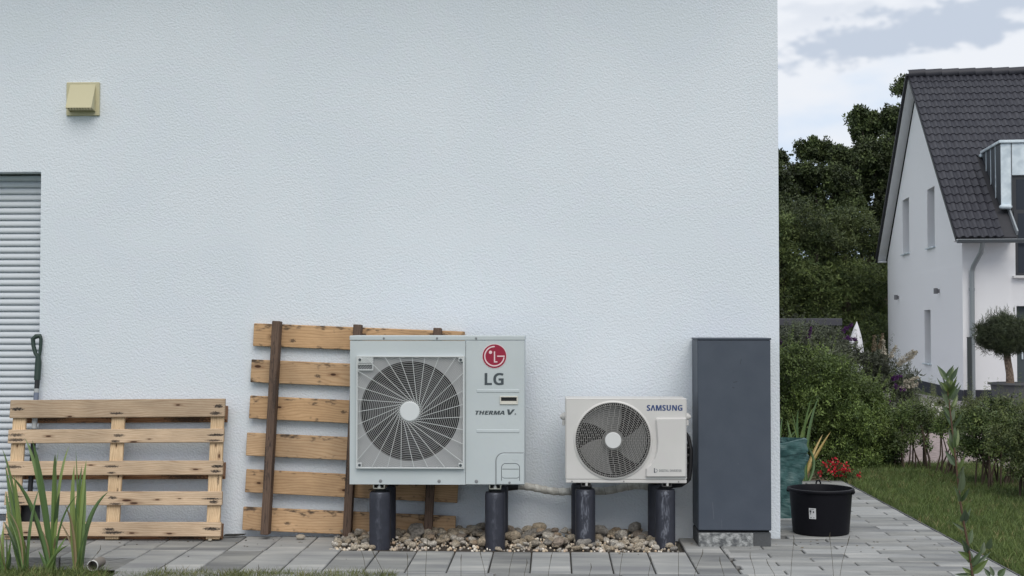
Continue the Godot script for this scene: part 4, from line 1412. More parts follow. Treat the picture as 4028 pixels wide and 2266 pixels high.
# ---- the house across the road
func neighbour() -> void:
	var o := thing("gabled_house", "white gabled house with a dark tiled roof across the road", "house", Vector3(8.15, 0, -19.56))
	o.rotation.y = deg_to_rad(-5.5)
	var white := grainy(mat(Color(0.915, 0.918, 0.93), 0.9), null, Vector3(0.6, 0.6, 0.6), stucco, 0.5)
	var plinth := mat(lin(0.018, 0.02, 0.032), 0.8)
	var zinc := grainy(mat(Color.WHITE, 0.45, 0.25), noise_tex(noise(0.012, 951, 4), 256, 256, [[0.2, Color(0.74, 0.79, 0.82)], [0.8, Color(0.88, 0.92, 0.94)]]), Vector3(0.8, 0.8, 0.8))
	var zinc_dark := mat(lin(0.055, 0.065, 0.075), 0.5)
	var glass := mat(lin(0.02, 0.024, 0.032), 0.12)
	var dark := mat(lin(0.035, 0.038, 0.045), 0.6)
	var a := 0.6552
	var top := 7.0
	# gable body, cut out for the windows
	var body := CSGCombiner3D.new()
	body.name = "wall"
	var g := G.new()
	var poly := PackedVector2Array([Vector2(0, -0.35), Vector2(9.9, -0.35), Vector2(9.9, 2.98), Vector2(4.95, 6.85), Vector2(0, 2.98)])
	g.prism(Transform3D(Basis(Vector3(0, 0, -1), Vector3.UP, Vector3.RIGHT), Vector3.ZERO), poly, 9.0)
	var cm := CSGMesh3D.new()
	cm.mesh = g.done()
	cm.material = white
	body.add_child(cm)
	var slots := [[-7.325, -6.316, 2.953, 4.349], [-3.827, -2.924, 2.913, 4.271], [-4.313, -3.526, 0.298, 1.541]]
	for s in slots:
		var b := CSGBox3D.new()
		b.operation = CSGShape3D.OPERATION_SUBTRACTION
		b.size = Vector3(0.56, s[3] - s[2], s[1] - s[0])
		b.position = Vector3(0.0, (s[2] + s[3]) * 0.5, (s[0] + s[1]) * 0.5)
		b.material = white
		body.add_child(b)
	for e in [[1.02, 3.1, 2.16, 3.5], [1.03, 2.1, -0.35, 1.57]]:
		var b := CSGBox3D.new()
		b.operation = CSGShape3D.OPERATION_SUBTRACTION
		b.size = Vector3(e[1] - e[0], e[3] - e[2], 0.36)
		b.position = Vector3((e[0] + e[1]) * 0.5, (e[2] + e[3]) * 0.5, 0.0)
		b.material = white
		body.add_child(b)
	o.add_child(body)
	for s in slots:
		var w := bx("window", o, Vector3(0.268, (s[2] + s[3]) * 0.5, (s[0] + s[1]) * 0.5), Vector3(0.02, s[3] - s[2] - 0.01, s[1] - s[0] - 0.01), mat(lin(0.5, 0.5, 0.5), 0.5))
		bx("pane", w, Vector3(-0.012, 0, 0), Vector3(0.006, s[3] - s[2] - 0.14, s[1] - s[0] - 0.14), glass)
		bx("window_sill", o, Vector3(0.10, s[2] + 0.012, (s[0] + s[1]) * 0.5), Vector3(0.31, 0.03, s[1] - s[0] + 0.1), zinc, 0.004)
	var fw := bx("window", o, Vector3(2.06, 2.83, -0.165), Vector3(2.06, 1.33, 0.02), dark)
	bx("pane", fw, Vector3(0, 0, 0.013), Vector3(1.9, 1.18, 0.006), glass)
	bx("window_sill", o, Vector3(2.06, 2.145, 0.015), Vector3(2.2, 0.05, 0.2), mat(lin(0.7, 0.7, 0.7), 0.5), 0.005)
	var dr := bx("door", o, Vector3(1.565, 0.61, -0.165), Vector3(1.06, 1.9, 0.03), mat(lin(0.05, 0.065, 0.072), 0.5))
	bx("door_handle", dr, Vector3(-0.4, 0.05, 0.03), Vector3(0.03, 0.3, 0.03), zinc, 0.004)
	# plinth butts on the outside
	g = G.new()
	g.box(at(-0.008, -0.23, -4.95), Vector3(0.012, 0.25, 9.93))
	g.box(at(0.505, -0.23, 0.008), Vector3(1.0, 0.27, 0.012))
	g.box(at(5.6, -0.23, 0.008), Vector3(6.8, 0.27, 0.012))
	part("plinth", g.done(), plinth, o)
	# wall lamps
	for e in [[1.913, -8.014], [1.934, -2.463]]:
		g = G.new()
		g.box(at(-0.02, 0, 0), Vector3(0.04, 0.08, 0.08), 0.005)
		g.lathe(at(-0.075, -0.06, 0), [Vector2(0.045, 0.0), Vector2(0.045, 0.12), Vector2(0.0, 0.125)], 14)
		part("wall_light", g.done(), mat(lin(0.16, 0.16, 0.17), 0.5), o, at(0, e[0], e[1]))
	# roof slopes: thin decks that carry the tiles
	var down := Vector3(0, -sin(a), cos(a))
	var up := Vector3(0, cos(a), sin(a))
	var ridge := Vector3(0, 7.12, -4.95)
	var f := Basis(Vector3.RIGHT, up, down)
	var roof_mat := mat(lin(0.032, 0.032, 0.038), 0.7)
	g = G.new()
	var deck := func(x0: float, x1: float, l0: float, l1: float) -> void:
		g.box(Transform3D(f, ridge + down * (l0 + l1) * 0.5 + Vector3((x0 + x1) * 0.5, 0, 0) - up * 0.075), Vector3(x1 - x0, 0.09, l1 - l0))
	deck.call(-0.21, 0.94, 0.0, 6.86)
	deck.call(0.94, 3.3, 0.0, 3.62)
	deck.call(3.3, 9.2, 0.0, 6.86)
	var roof := part("roof", g.done(), roof_mat, o)
	g = G.new()
	var fb := Basis(Vector3.RIGHT, Vector3(0, cos(a), -sin(a)), Vector3(0, sin(a), cos(a)))
	var dn := Vector3(0, -sin(a), -cos(a))
	g.box(Transform3D(fb, ridge + dn * 3.43 + Vector3(4.465, 0, 0) + Vector3(0, cos(a), -sin(a)) * 0.012), Vector3(9.47, 0.075, 6.86))
	part("back_slope", g.done(), roof_mat, o)
	g = G.new()
	g.box(Transform3D(fb, ridge + dn * 3.40 + Vector3(-0.1, 0, 0) - Vector3(0, cos(a), -sin(a)) * 0.052), Vector3(0.206, 0.05, 6.8))
	g.box(at(-0.1, 2.93, -10.24), Vector3(0.196, 0.04, 0.36))
	part("soffit", g.done(), white, o)
	# tiles
	var tm := G.new()
	var nseg := 8
	var P := func(i: int, z: float, lift: float) -> Vector3:
		var q := float(i) / nseg
		return Vector3((q - 0.5) * 0.30, 0.044 * (0.5 + 0.5 * cos(q * TAU * 2.0 + 0.6)) + lift, z)
	for i in nseg:
		var p0: Vector3 = P.call(i, -0.17, 0.0)
		var p1: Vector3 = P.call(i + 1, -0.17, 0.0)
		var p2: Vector3 = P.call(i + 1, 0.17, 0.020)
		var p3: Vector3 = P.call(i, 0.17, 0.020)
		tm.quad(p0, p1, p2, p3, Vector3.UP)
		tm.quad(p3, p2, p2 - Vector3(0, 0.024, 0), p3 - Vector3(0, 0.024, 0), Vector3.BACK)
	var tile := tm.done()
	var tms := []
	for i in 3:
		tms.append(mat(lin(0.024 + 0.004 * i, 0.0245 + 0.004 * i, 0.034 + 0.004 * i), 0.6))
	var rest := []
	var restc := []
	for r in 22:
		for c in 31:
			var l := 0.19 + 0.3115 * r
			var x := -0.065 + 0.30 * c
			if x + 0.15 > 0.96 and x - 0.15 < 3.3 and l > 3.62:
				continue
			var xf := Transform3D(f, ridge + down * l + Vector3(x, 0, 0) - up * 0.028)
			if c < 11:
				part("roof_tile", tile, tms[rng.randi() % 3], roof, xf)
			else:
				rest.append(xf)
				restc.append(Color(0.028, 0.0285, 0.038))
	var rm := mat(Color.WHITE, 0.55)
	rm.vertex_color_use_as_albedo = true
	many("far_roof_tiles", tile, rm, roof, rest, restc)
	for i in 25:
		g = G.new()
		g.lathe(Transform3D(Basis.from_euler(Vector3(0, 0, PI / 2)) , Vector3.ZERO), [Vector2(0.105, -0.2), Vector2(0.115, 0.2)], 10, -PI * 0.1, PI * 1.1)
		if i == 0:
			used["ridge"] = g.done()
		part("ridge_tile", used["ridge"], tms[i % 3], roof, Transform3D(Basis.from_euler(Vector3(0.0, 0, 0.07)) , ridge + Vector3(-0.02 + 0.38 * i, 0.02, 0)))
	# gutter and downpipe
	g = G.new()
	var ge := ridge + down * 6.9
	g.lathe(Transform3D(Basis.from_euler(Vector3(0, 0, PI / 2)), Vector3(4.49, ge.y - 0.06, ge.z + 0.05)), [Vector2(0.065, -4.7), Vector2(0.065, 4.7)], 12, PI * 0.5, PI * 1.5)
	g.lathe(Transform3D(Basis.from_euler(Vector3(0, 0, PI / 2)), Vector3(-0.205, ge.y - 0.06, ge.z + 0.05)), [Vector2(0.0, 0.0), Vector2(0.066, 0.0)], 12, PI * 0.5, PI * 1.5)
	g.tube([Vector3(-0.21, ge.y - 0.06, ge.z + 0.116), Vector3(9.2, ge.y - 0.06, ge.z + 0.116)], [0.012], 6)
	part("gutter", g.done(), mat(lin(0.16, 0.18, 0.195), 0.45, 0.4), o)
	bx("eaves_board", o, Vector3(0.37, 2.86, 0.27), Vector3(1.13, 0.03, 0.5), white)
	g = G.new()
	g.tube([Vector3(0.28, ge.y - 0.1, ge.z + 0.05), Vector3(0.28, 2.72, 0.5), Vector3(0.27, 2.62, 0.44), Vector3(0.19, 2.36, 0.12), Vector3(0.17, 2.25, 0.07), Vector3(0.17, 1.0, 0.07), Vector3(0.17, -0.33, 0.07)], [0.048], 12)
	for y in [1.9, 0.85]:
		g.tube([Vector3(0.17, y - 0.03, 0.07), Vector3(0.17, y + 0.03, 0.07)], [0.056], 12)
	part("downpipe", g.done(), mat(lin(0.28, 0.305, 0.32), 0.4, 0.4), o)
	# zinc dormer
	var d := Node3D.new()
	d.name = "dormer"
	o.add_child(d)
	g = G.new()
	g.prism(Transform3D(Basis(Vector3(0, 0, -1), Vector3.UP, Vector3.RIGHT), Vector3(0.80, 0, -0.2)), PackedVector2Array([Vector2(0.0, 3.52), Vector2(1.75, 4.83), Vector2(0.0, 4.83)]), 0.02)
	part("cheek", g.done(), zinc_dark, d)
	for i in 3:
		var zz := -0.62 - 0.42 * i
		var yb: float = ridge.y + (zz - ridge.z) * -tan(a) - 0.02
		bx("cheek_seam", d, Vector3(0.792, (yb + 4.83) * 0.5, zz), Vector3(0.014, 4.83 - yb, 0.025), zinc)
	bx("front_panel", d, Vector3(0.902, 4.19, -0.195), Vector3(0.204, 1.28, 0.03), zinc, 0.004)
	bx("front_panel", d, Vector3(2.15, 4.51, -0.195), Vector3(2.285, 0.64, 0.03), zinc, 0.004)
	bx("seam", d, Vector3(1.0055, 4.19, -0.178), Vector3(0.014, 1.28, 0.02), zinc_dark)
	bx("dormer_roof", d, Vector3(2.06, 4.865, -1.0), Vector3(2.6, 0.06, 1.75), zinc, 0.01)
	bx("roof_flashing", d, Vector3(0.86, 4.80, -1.93), Vector3(0.22, 0.08, 0.2), zinc, 0.02)
	bx("foot_flashing", d, Vector3(0.87, 3.55, -0.12), Vector3(0.24, 0.09, 0.14), zinc, 0.03)
	var dw := bx("window", d, Vector3(2.15, 3.8, -0.24), Vector3(2.28, 0.76, 0.03), dark)
	bx("pane", dw, Vector3(0, 0, 0.018), Vector3(2.1, 0.62, 0.006), glass)
	bx("side_wall", d, Vector3(3.28, 4.2, -0.9), Vector3(0.03, 1.26, 1.4), zinc)
	g = G.new()
	g.box(Transform3D(f, ridge + down * 6.28 + Vector3(0.955, 0, 0) + up * 0.02), Vector3(0.03, 0.10, 1.05))
	part("valley_flashing", g.done(), mat(lin(0.35, 0.38, 0.40), 0.45, 0.3), d)

	# things in front of the neighbour's house
	var post := G.new()
	post.box(at(0, 0.62, 0), Vector3(0.075, 1.27, 0.075), 0.006)
	post.box(at(0, 1.262, 0), Vector3(0.085, 0.02, 0.085), 0.004)
	tag(part("fence_post", post.done(), mat(lin(0.028, 0.036, 0.038), 0.6), self, at(8.165, -0.315, -19.2)), "dark green grey post beside the downpipe of the gabled house", "post")
	topiary()

func topiary() -> void:
	var p := thing("topiary_tree", "clipped round pine on a bare trunk in a big grey pot", "tree", Vector3(8.16, 0.12, -16.96))
	var g := G.new()
	g.tube([Vector3(0.04, 0.0, 0), Vector3(0.03, 0.2, 0.01), Vector3(0.0, 0.42, 0), Vector3(-0.02, 0.65, 0), Vector3(-0.05, 0.9, 0)], [0.075, 0.065, 0.062, 0.055, 0.04], 10)
	var bark_t := noise_tex(noise(0.06, 961, 4), 128, 128, [[0.25, Color(0.36, 0.30, 0.26)], [0.75, Color(0.62, 0.55, 0.49)]])
	part("trunk", g.done(), grainy(mat(Color.WHITE, 0.9), bark_t, Vector3(4, 2, 4), fine, 1.0), p)
	var cl := []
	for e in [[0.0, 0.92, 0.0, 0.34], [-0.2, 0.86, 0.05, 0.25], [0.22, 0.88, 0.05, 0.26], [0.0, 0.86, 0.22, 0.26], [0.0, 1.08, 0.0, 0.26], [-0.12, 0.78, 0.15, 0.18], [0.2, 0.75, 0.1, 0.2], [-0.25, 0.98, 0.0, 0.2], [0.27, 1.0, 0.0, 0.2], [-0.02, 0.74, 0.2, 0.22], [-0.3, 0.8, 0.0, 0.18]]:
		cl.append([Vector3(e[0] - 0.07, e[1], e[2]), e[3]])
	var s := scatter(cl, Vector3.ZERO, 16000, 0.06, Color(0.024, 0.040, 0.018), Color(0.07, 0.088, 0.036), 0.95, 0.3)
	many("crown", spray(10, 0.9, 0.12, 41), leaf_material(0.6, 0.2), p, s[0], s[1])
	# upright shoots on top
	g = G.new()
	for i in 46:
		var a := rr(0, TAU)
		var r := rr(0.05, 0.42)
		var q := Vector3(-0.07 + cos(a) * r, 0.92 + sqrt(maxf(0.0, 0.16 - r * r * 0.8)), sin(a) * r)
		var l := rr(0.06, 0.14)
		for k in 7:
			var d := Vector3(rr(-0.5, 0.5), 1.2, rr(-0.5, 0.5)).normalized()
			var b := q + Vector3(0, l * k / 7.0, 0)
			g.blade([b, b + d * 0.05], [0.0035, 0.0], d.cross(Vector3(rr(-1, 1), 0.2, rr(-1, 1))).normalized(), Vector3.ZERO)
	part("shoots", g.done(), mat(lin(0.045, 0.065, 0.028), 0.6), p).set_meta("kind", "stuff")
	var pot := G.new()
	pot.lathe(turned(Vector3(0, PI / 4, 0), Vector3.ZERO), [Vector2(0.0, 0.0), Vector2(0.25, 0.0), Vector2(0.25, 0.01), Vector2(0.305, 0.40), Vector2(0.345, 0.405), Vector2(0.345, 0.44), Vector2(0.30, 0.44), Vector2(0.29, 0.40), Vector2(0.0, 0.40)], 32, 0.0, TAU, 5.0)
	var po := part("plant_pot", pot.done(), mat(lin(0.085, 0.088, 0.095), 0.6), self, at(8.22, -0.28, -16.96))
	tag(po, "big square grey pot that holds the round pine", "pot")

# ---- garden between the path and the other house
func bush(called: String, label: String, category: String, base: Vector3, cl: Array, density: float, size: float, c1: Color, c2: Color, leaf: ArrayMesh, stems := 5, group := "") -> Node3D:
	var o := thing(called, label, category, base, group)
	var g := G.new()
	for i in mini(stems, cl.size() * 3):
		var c: Array = cl[i % cl.size()]
		var e: Vector3 = c[0] - base
		var b := Vector3(rr(-0.12, 0.12) + e.x * 0.45, -0.05, rr(-0.1, 0.1) + e.z * 0.5)
		g.tube([b, b.lerp(e, 0.5) + Vector3(rr(-0.03, 0.03), 0.02, 0), e], [0.008, 0.006, 0.003], 6)
	part("stems", g.done(), mat(lin(0.07, 0.05, 0.035), 0.9), o).set_meta("kind", "stuff")
	var s := scatter(cl, base, density, size, c1, c2)
	# stray shoots that break the outline
	for i in cl.size() * 7:
		var c: Array = cl[rng.randi() % cl.size()]
		var d := Vector3(rng.randfn() * 0.6, absf(rng.randfn()) + 0.4, rng.randfn() * 0.5).normalized()
		var p: Vector3 = c[0] - base + d * c[1] * 0.8
		var l: float = c[1] * rr(0.4, 1.1)
		var k := rr(0.8, 1.5)
		for j in 9:
			var q := j / 8.0
			var sc := size * rr(0.45, 0.75) * (1.0 - 0.5 * q)
			s[0].append(Transform3D(Basis.from_euler(Vector3(rr(-PI, PI), rr(-PI, PI), 0)).scaled(Vector3(sc, sc, sc)), p + (d + Vector3(0, 0.25 * q, 0)) * l * q))
			s[1].append(Color(c2.r * k, c2.g * k, c2.b * k))
	many("foliage", leaf, leaf_material(), o, s[0], s[1])
	return o

func V(list: Array, z: float, depth: float) -> Array:
	var out := []
	for e in list:
		out.append([Vector3(e[0], e[1], z + rr(-depth, depth)), e[2]])
	return out

func far_garden() -> void:
	var small := spray(9, 0.55, 0.30, 51)
	var narrow := spray(9, 0.8, 0.20, 52)
	# green bush behind the side path
	bush("green_bush", "dense mid green bush behind the red flowers and the sack", "bush", Vector3(2.3, -0.05, -3.85),
		V([[1.96, 0.81, 0.23], [2.21, 0.74, 0.25], [2.44, 0.63, 0.25], [2.65, 0.55, 0.20], [2.83, 0.45, 0.13], [2.01, 0.38, 0.27], [2.30, 0.32, 0.30], [2.60, 0.28, 0.27], [2.83, 0.25, 0.15], [1.7, 0.6, 0.3], [2.0, 0.14, 0.2], [2.3, 0.12, 0.22], [2.6, 0.12, 0.22], [2.82, 0.1, 0.15], [2.45, 0.42, 0.25], [2.15, 0.55, 0.25]], -3.85, 0.16), 15000, 0.036, Color(0.036, 0.062, 0.016), Color(0.145, 0.20, 0.05), small, 9)
	# butterfly bush behind it
	var b := bush("butterfly_bush", "grey green butterfly bush with purple and faded cream flower spikes", "bush", Vector3(3.0, -0.1, -6.46),
		V([[2.43, 1.01, 0.19], [2.70, 1.05, 0.19], [2.92, 1.0, 0.14], [3.10, 0.86, 0.13], [3.37, 0.76, 0.17], [3.55, 0.60, 0.17], [2.82, 0.81, 0.25], [3.26, 0.52, 0.23], [3.53, 0.40, 0.17], [2.5, 0.7, 0.25], [3.5, 0.2, 0.2], [3.2, 0.2, 0.25]], -6.46, 0.2), 10000, 0.055, Color(0.055, 0.066, 0.042), Color(0.10, 0.115, 0.075), narrow, 9)
	var spike := func(p: Vector3, dir: Vector3, l: float, c: Color) -> void:
		var w := []
		var cols := []
		var side := dir.cross(Vector3.BACK).normalized()
		for i in 70:
			var q := rng.randf()
			var r := l * 0.11 * (1.0 - q * 0.85) + 0.003
			var a := rr(0, TAU)
			var s := rr(0.010, 0.018)
			w.append(Transform3D(Basis.from_euler(Vector3(rr(-PI, PI), rr(-PI, PI), 0)).scaled(Vector3(s, s, s)), p - b.position + dir * q * l + (side * cos(a) + dir.cross(side) * sin(a)) * r))
			var k := rr(0.6, 1.3)
			cols.append(Color(c.r * k, c.g * k, c.b * k))
		many("flower_spike" if not used.has("spike") else "flower_spike_%03d" % used["spike"], spray(5, 0.9, 0.7, 77), leaf_material(0.7, 0.3), b, w, cols)
		used["spike"] = used.get("spike", 0) + 1
	var purple := Color(0.085, 0.018, 0.12)
	for e in [[2.93, 1.12, 0.5, 0.4], [2.96, 1.06, 0.7, -0.2], [2.34, 0.96, -0.4, 0.5], [2.58, 1.04, 0.2, 0.9], [3.42, 0.64, 0.9, 0.3], [3.44, 0.57, 0.7, -0.3], [3.30, 0.44, 0.6, -0.2], [3.38, 0.22, 0.5, 0.1], [3.50, 0.22, 0.5, 0.4]]:
		spike.call(Vector3(e[0], e[1], -6.22), Vector3(e[2], e[3], 0.3).normalized(), rr(0.09, 0.13), purple)
	var creamy := Color(0.44, 0.41, 0.33)
	for e in [[3.30, 0.95, 0.15, 1.0], [3.40, 0.86, 0.5, 0.9], [3.50, 0.82, 0.9, 0.7], [3.46, 0.78, 0.9, 0.45], [3.54, 0.60, 1.0, 0.4], [3.5, 0.54, 1.0, 0.3], [3.34, 0.90, -0.1, 1.0], [3.24, 0.92, 0.0, 1.0], [3.58, 0.83, 0.6, 0.6]]:
		spike.call(Vector3(e[0], e[1], -6.2), Vector3(e[2], e[3], 0.15).normalized(), rr(0.12, 0.2), creamy if rng.randf() < 0.8 else Color(0.20, 0.16, 0.10))
	# hedge shrubs by the lawn
	var hl := spray(9, 0.55, 0.28, 53)
	bush("hedge_shrub", "thin twiggy hedge shrub at the far end of the lawn with the road showing through", "shrub", Vector3(3.0, -0.03, -3.72),
		V([[2.88, 0.42, 0.10], [3.02, 0.46, 0.11], [3.12, 0.36, 0.10], [2.95, 0.28, 0.09], [3.08, 0.20, 0.07]], -3.72, 0.06), 9000, 0.036, Color(0.05, 0.085, 0.022), Color(0.11, 0.15, 0.04), hl, 14, "hedge shrubs along the lawn")
	bush("hedge_shrub", "bushy green hedge shrub left of the tall weed stalk", "shrub", Vector3(3.1, -0.03, -3.2),
		V([[3.12, 0.44, 0.09], [3.20, 0.40, 0.10], [3.05, 0.36, 0.08], [3.15, 0.30, 0.08]], -3.2, 0.06), 12000, 0.034, Color(0.05, 0.09, 0.022), Color(0.12, 0.16, 0.04), hl, 12, "hedge shrubs along the lawn")
	bush("hedge_shrub", "dark dense hedge shrub right of the tall weed stalk", "shrub", Vector3(3.25, -0.03, -2.5),
		V([[3.14, 0.45, 0.17], [3.28, 0.48, 0.18], [3.42, 0.45, 0.18], [3.12, 0.28, 0.16], [3.28, 0.26, 0.17], [3.44, 0.28, 0.17]], -2.5, 0.12), 13000, 0.036, Color(0.042, 0.072, 0.02), Color(0.12, 0.155, 0.045), hl, 16, "hedge shrubs along the lawn")
	bush("hedge_shrub", "olive hedge shrub at the right edge with bare stems below", "shrub", Vector3(3.3, -0.03, -1.75),
		V([[3.16, 0.42, 0.16], [3.30, 0.46, 0.18], [3.44, 0.42, 0.18], [3.18, 0.26, 0.15], [3.34, 0.26, 0.15]], -1.75, 0.12), 13000, 0.036, Color(0.052, 0.08, 0.022), Color(0.13, 0.16, 0.05), hl, 18, "hedge shrubs along the lawn")
	bush("hedge_shrub", "low hedge shrub nearest the camera beside the lane", "shrub", Vector3(3.4, -0.03, -1.0),
		V([[3.30, 0.40, 0.15], [3.45, 0.43, 0.16], [3.40, 0.24, 0.13]], -1.0, 0.12), 12000, 0.036, Color(0.052, 0.08, 0.022), Color(0.13, 0.16, 0.05), hl, 14, "hedge shrubs along the lawn")
	# front garden of the neighbour: pale flowers
	var w := bush("rose_bush", "low grey rose bush with white blossoms in front of the gabled house", "rose bush", Vector3(4.6, -0.2, -10.5),
		V([[4.25, -0.02, 0.18], [4.55, 0.0, 0.18], [4.85, -0.06, 0.18], [5.2, -0.1, 0.2]], -10.5, 0.2), 4500, 0.05, Color(0.06, 0.075, 0.05), Color(0.13, 0.15, 0.10), small, 8)
	var ws := []
	var wc := []
	for i in 150:
		var s := rr(0.018, 0.034)
		ws.append(Transform3D(Basis.from_euler(Vector3(rr(-PI, PI), rr(-PI, PI), 0)).scaled(Vector3(s, s, s)), Vector3(rr(-0.5, 0.75), rr(0.12, 0.34), rr(0.0, 0.3))))
		wc.append(Color(0.75, 0.72, 0.68))
	many("blossoms", spray(7, 0.8, 0.7, 79), leaf_material(0.7, 0.3), w, ws, wc)
	bush("border_plants", "olive border plants at the foot of the gabled house wall", "plants", Vector3(6.8, -0.25, -14.0),
		V([[5.6, -0.15, 0.22], [6.1, -0.12, 0.24], [6.6, -0.13, 0.22], [7.1, -0.15, 0.24], [7.6, -0.12, 0.24], [8.1, -0.14, 0.24], [5.2, -0.18, 0.2]], -14.0, 0.3), 2600, 0.07, Color(0.06, 0.08, 0.03), Color(0.13, 0.15, 0.06), narrow, 9)
	# shed and closed parasol
	var sh := thing("garden_shed", "dark grey flat roofed garden shed behind the butterfly bush", "shed", Vector3(2.9, -0.25, -13.5))
	var sm := mat(lin(0.035, 0.035, 0.046), 0.7)
	bx("wall", sh, Vector3(0, 0.7, 0), Vector3(2.5, 1.42, 2.0), sm)
	bx("roof", sh, Vector3(0, 1.48, 0.02), Vector3(2.68, 0.11, 2.2), mat(lin(0.05, 0.05, 0.064), 0.6), 0.01)
	for i in 7:
		bx("board", sh, Vector3(0, 0.12 + 0.2 * i, 1.006), Vector3(2.48, 0.185, 0.012), sm, 0.003)
	var pa := thing("closed_parasol", "closed white parasol among the flowers of the butterfly bush", "parasol", Vector3(4.165, -0.25, -11.46))
	var g := G.new()
	var prof := []
	for i in 9:
		prof.append(Vector2([0.07, 0.115, 0.125, 0.12, 0.108, 0.09, 0.066, 0.036, 0.0][i], 0.75 + 0.093 * i))
	g.lathe(turned(Vector3(0, 0.3, -0.06), Vector3.ZERO), prof, 14)
	part("canopy", g.done(), mat(lin(0.66, 0.66, 0.70), 0.8), pa)
	g = G.new()
	g.tube([Vector3(0, 0, 0), Vector3(0.05, 0.8, 0)], [0.02], 8)
	part("pole", g.done(), mat(lin(0.5, 0.5, 0.5), 0.4), pa)
	# sword leaves and red flowers at the end of the path
	var green := [leaf_plain(Color(0.10, 0.17, 0.045)), leaf_plain(Color(0.075, 0.14, 0.045)), leaf_plain(Color(0.13, 0.19, 0.05))]
	var straw := leaf_plain(Color(0.42, 0.30, 0.10))
	var iris := [["tall sword leaved plant behind the black tub with yellowing leaves", Vector3(1.90, -0.03, -2.78), [[0.00, 0.60, 0.06, 0.9], [-0.05, 0.52, -0.05, 0.8], [0.04, 0.56, 0.10, 0.9], [-0.08, 0.40, -0.12, 0.7], [0.10, 0.34, 0.22, 0.6], [0.06, 0.30, 0.16, 0.6], [-0.03, 0.48, -0.10, 0.8]]],
		["sword leaved plant right behind the green sack", Vector3(1.70, -0.03, -2.8), [[-0.02, 0.55, -0.06, 0.8], [0.02, 0.5, 0.05, 0.8], [0.05, 0.40, 0.16, 0.7], [-0.05, 0.45, -0.14, 0.8], [0.03, 0.34, 0.20, 0.6]]],
		["sword leaved plant against the house corner", Vector3(1.52, -0.03, -2.82), [[0.0, 0.62, 0.02, 0.8], [0.04, 0.58, 0.09, 0.8], [-0.03, 0.5, -0.06, 0.8], [0.06, 0.42, 0.18, 0.7]]]]
	for e in iris:
		for k in 5:
			e[2].append([rr(-0.08, 0.08), rr(0.3, 0.6), rr(-0.14, 0.14), rr(0.7, 0.95)])
		for l in e[2]:
			l[3] = clampf(l[1] + rr(0.0, 0.1), 0.3, 0.7)
			l[1] = l[3]
		var o := thing("iris_plant", e[0], "plant", e[1], "sword leaved plants at the end of the path")
		var i := 0
		for l in e[2]:
			var yellow: bool = e[1].x > 1.85 and (i == 4 or i == 5)
			sword(o, Vector3(rr(-0.03, 0.03), 0, rr(-0.04, 0.04)), Vector2(l[0], l[1] * 0.55), Vector2(l[2], l[1]), 0.018, straw if yellow else green[i % 3])
			i += 1
	var fl := thing("red_flowers", "clump of bright red bedding flowers at the end of the side path", "flowers", Vector3(2.12, -0.03, -2.85))
	var cl := [[Vector3(2.05, 0.06, -2.85), 0.10], [Vector3(2.17, 0.05, -2.85), 0.09], [Vector3(2.27, 0.04, -2.8), 0.06]]
	var s := scatter(cl, fl.position, 9000, 0.03, Color(0.04, 0.08, 0.02), Color(0.09, 0.14, 0.035))
	many("foliage", small, leaf_material(), fl, s[0], s[1])
	var petal := spray(10, 0.62, 0.75, 81)
	var red := leaf_material(0.5, 0.3)
	red.vertex_color_use_as_albedo = false
	for e in [[-0.10, 0.17], [-0.06, 0.19], [-0.02, 0.16], [0.02, 0.18], [0.0, 0.13], [-0.05, 0.13], [0.05, 0.15], [0.08, 0.17], [0.09, 0.13], [0.04, 0.10], [-0.01, 0.09], [0.08, 0.08], [0.16, 0.10], [0.16, 0.07], [-0.13, 0.11], [-0.28, 0.20], [-0.02, 0.21], [0.07, 0.12]]:
		var sc := rr(0.024, 0.036)
		var rm := mat(lin(0.50 * rr(0.8, 1.15), 0.012, 0.028), 0.5)
		part("blossom", petal, rm, fl, Transform3D(Basis.from_euler(Vector3(rr(-PI, PI), rr(-PI, PI), 0)).scaled(Vector3(sc, sc, sc)), Vector3(e[0] + 0.03, e[1] - 0.02, rr(0.02, 0.10))))

func leaf_plain(c: Color) -> StandardMaterial3D:
	var m := mat(lin(c.r, c.g, c.b), 0.42)
	m.backlight_enabled = true
	m.backlight = Color(0.3, 0.3, 0.3)
	return m

# a sword-shaped leaf from base through mid to tip (x, y), bending a little in z
func sword(o: Node3D, base: Vector3, mid: Vector2, tip: Vector2, w: float, m: Material) -> void:
	var g := G.new()
	var zb := rr(-0.05, 0.05)
	var pts := []
	var ws := []
	var n := 9
	var b2 := Vector2(base.x, base.y)
	var ctrl := mid * 2.0 - (b2 + tip) * 0.5
	for i in n + 1:
		var q := float(i) / n
		var p := b2.lerp(ctrl, q).lerp(ctrl.lerp(tip, q), q)
		pts.append(Vector3(p.x, p.y, base.z + zb * q * q * 2.0))
		ws.append(w * (0.62 + 1.25 * q - 0.55 * q * q) * pow(1.0 - q, 0.72))
	ws[n] = 0.0
	var yaw := rr(-0.9, 0.9)
	var side := Vector3(cos(yaw), 0, sin(yaw))
	var d: Vector3 = (pts[n] - pts[0]).normalized()
	side = (side - d * side.dot(d)).normalized()
	var fold := d.cross(side).normalized() * 0.35
	g.blade(pts, ws, side, fold)
	part("leaf", g.done(), m, o)

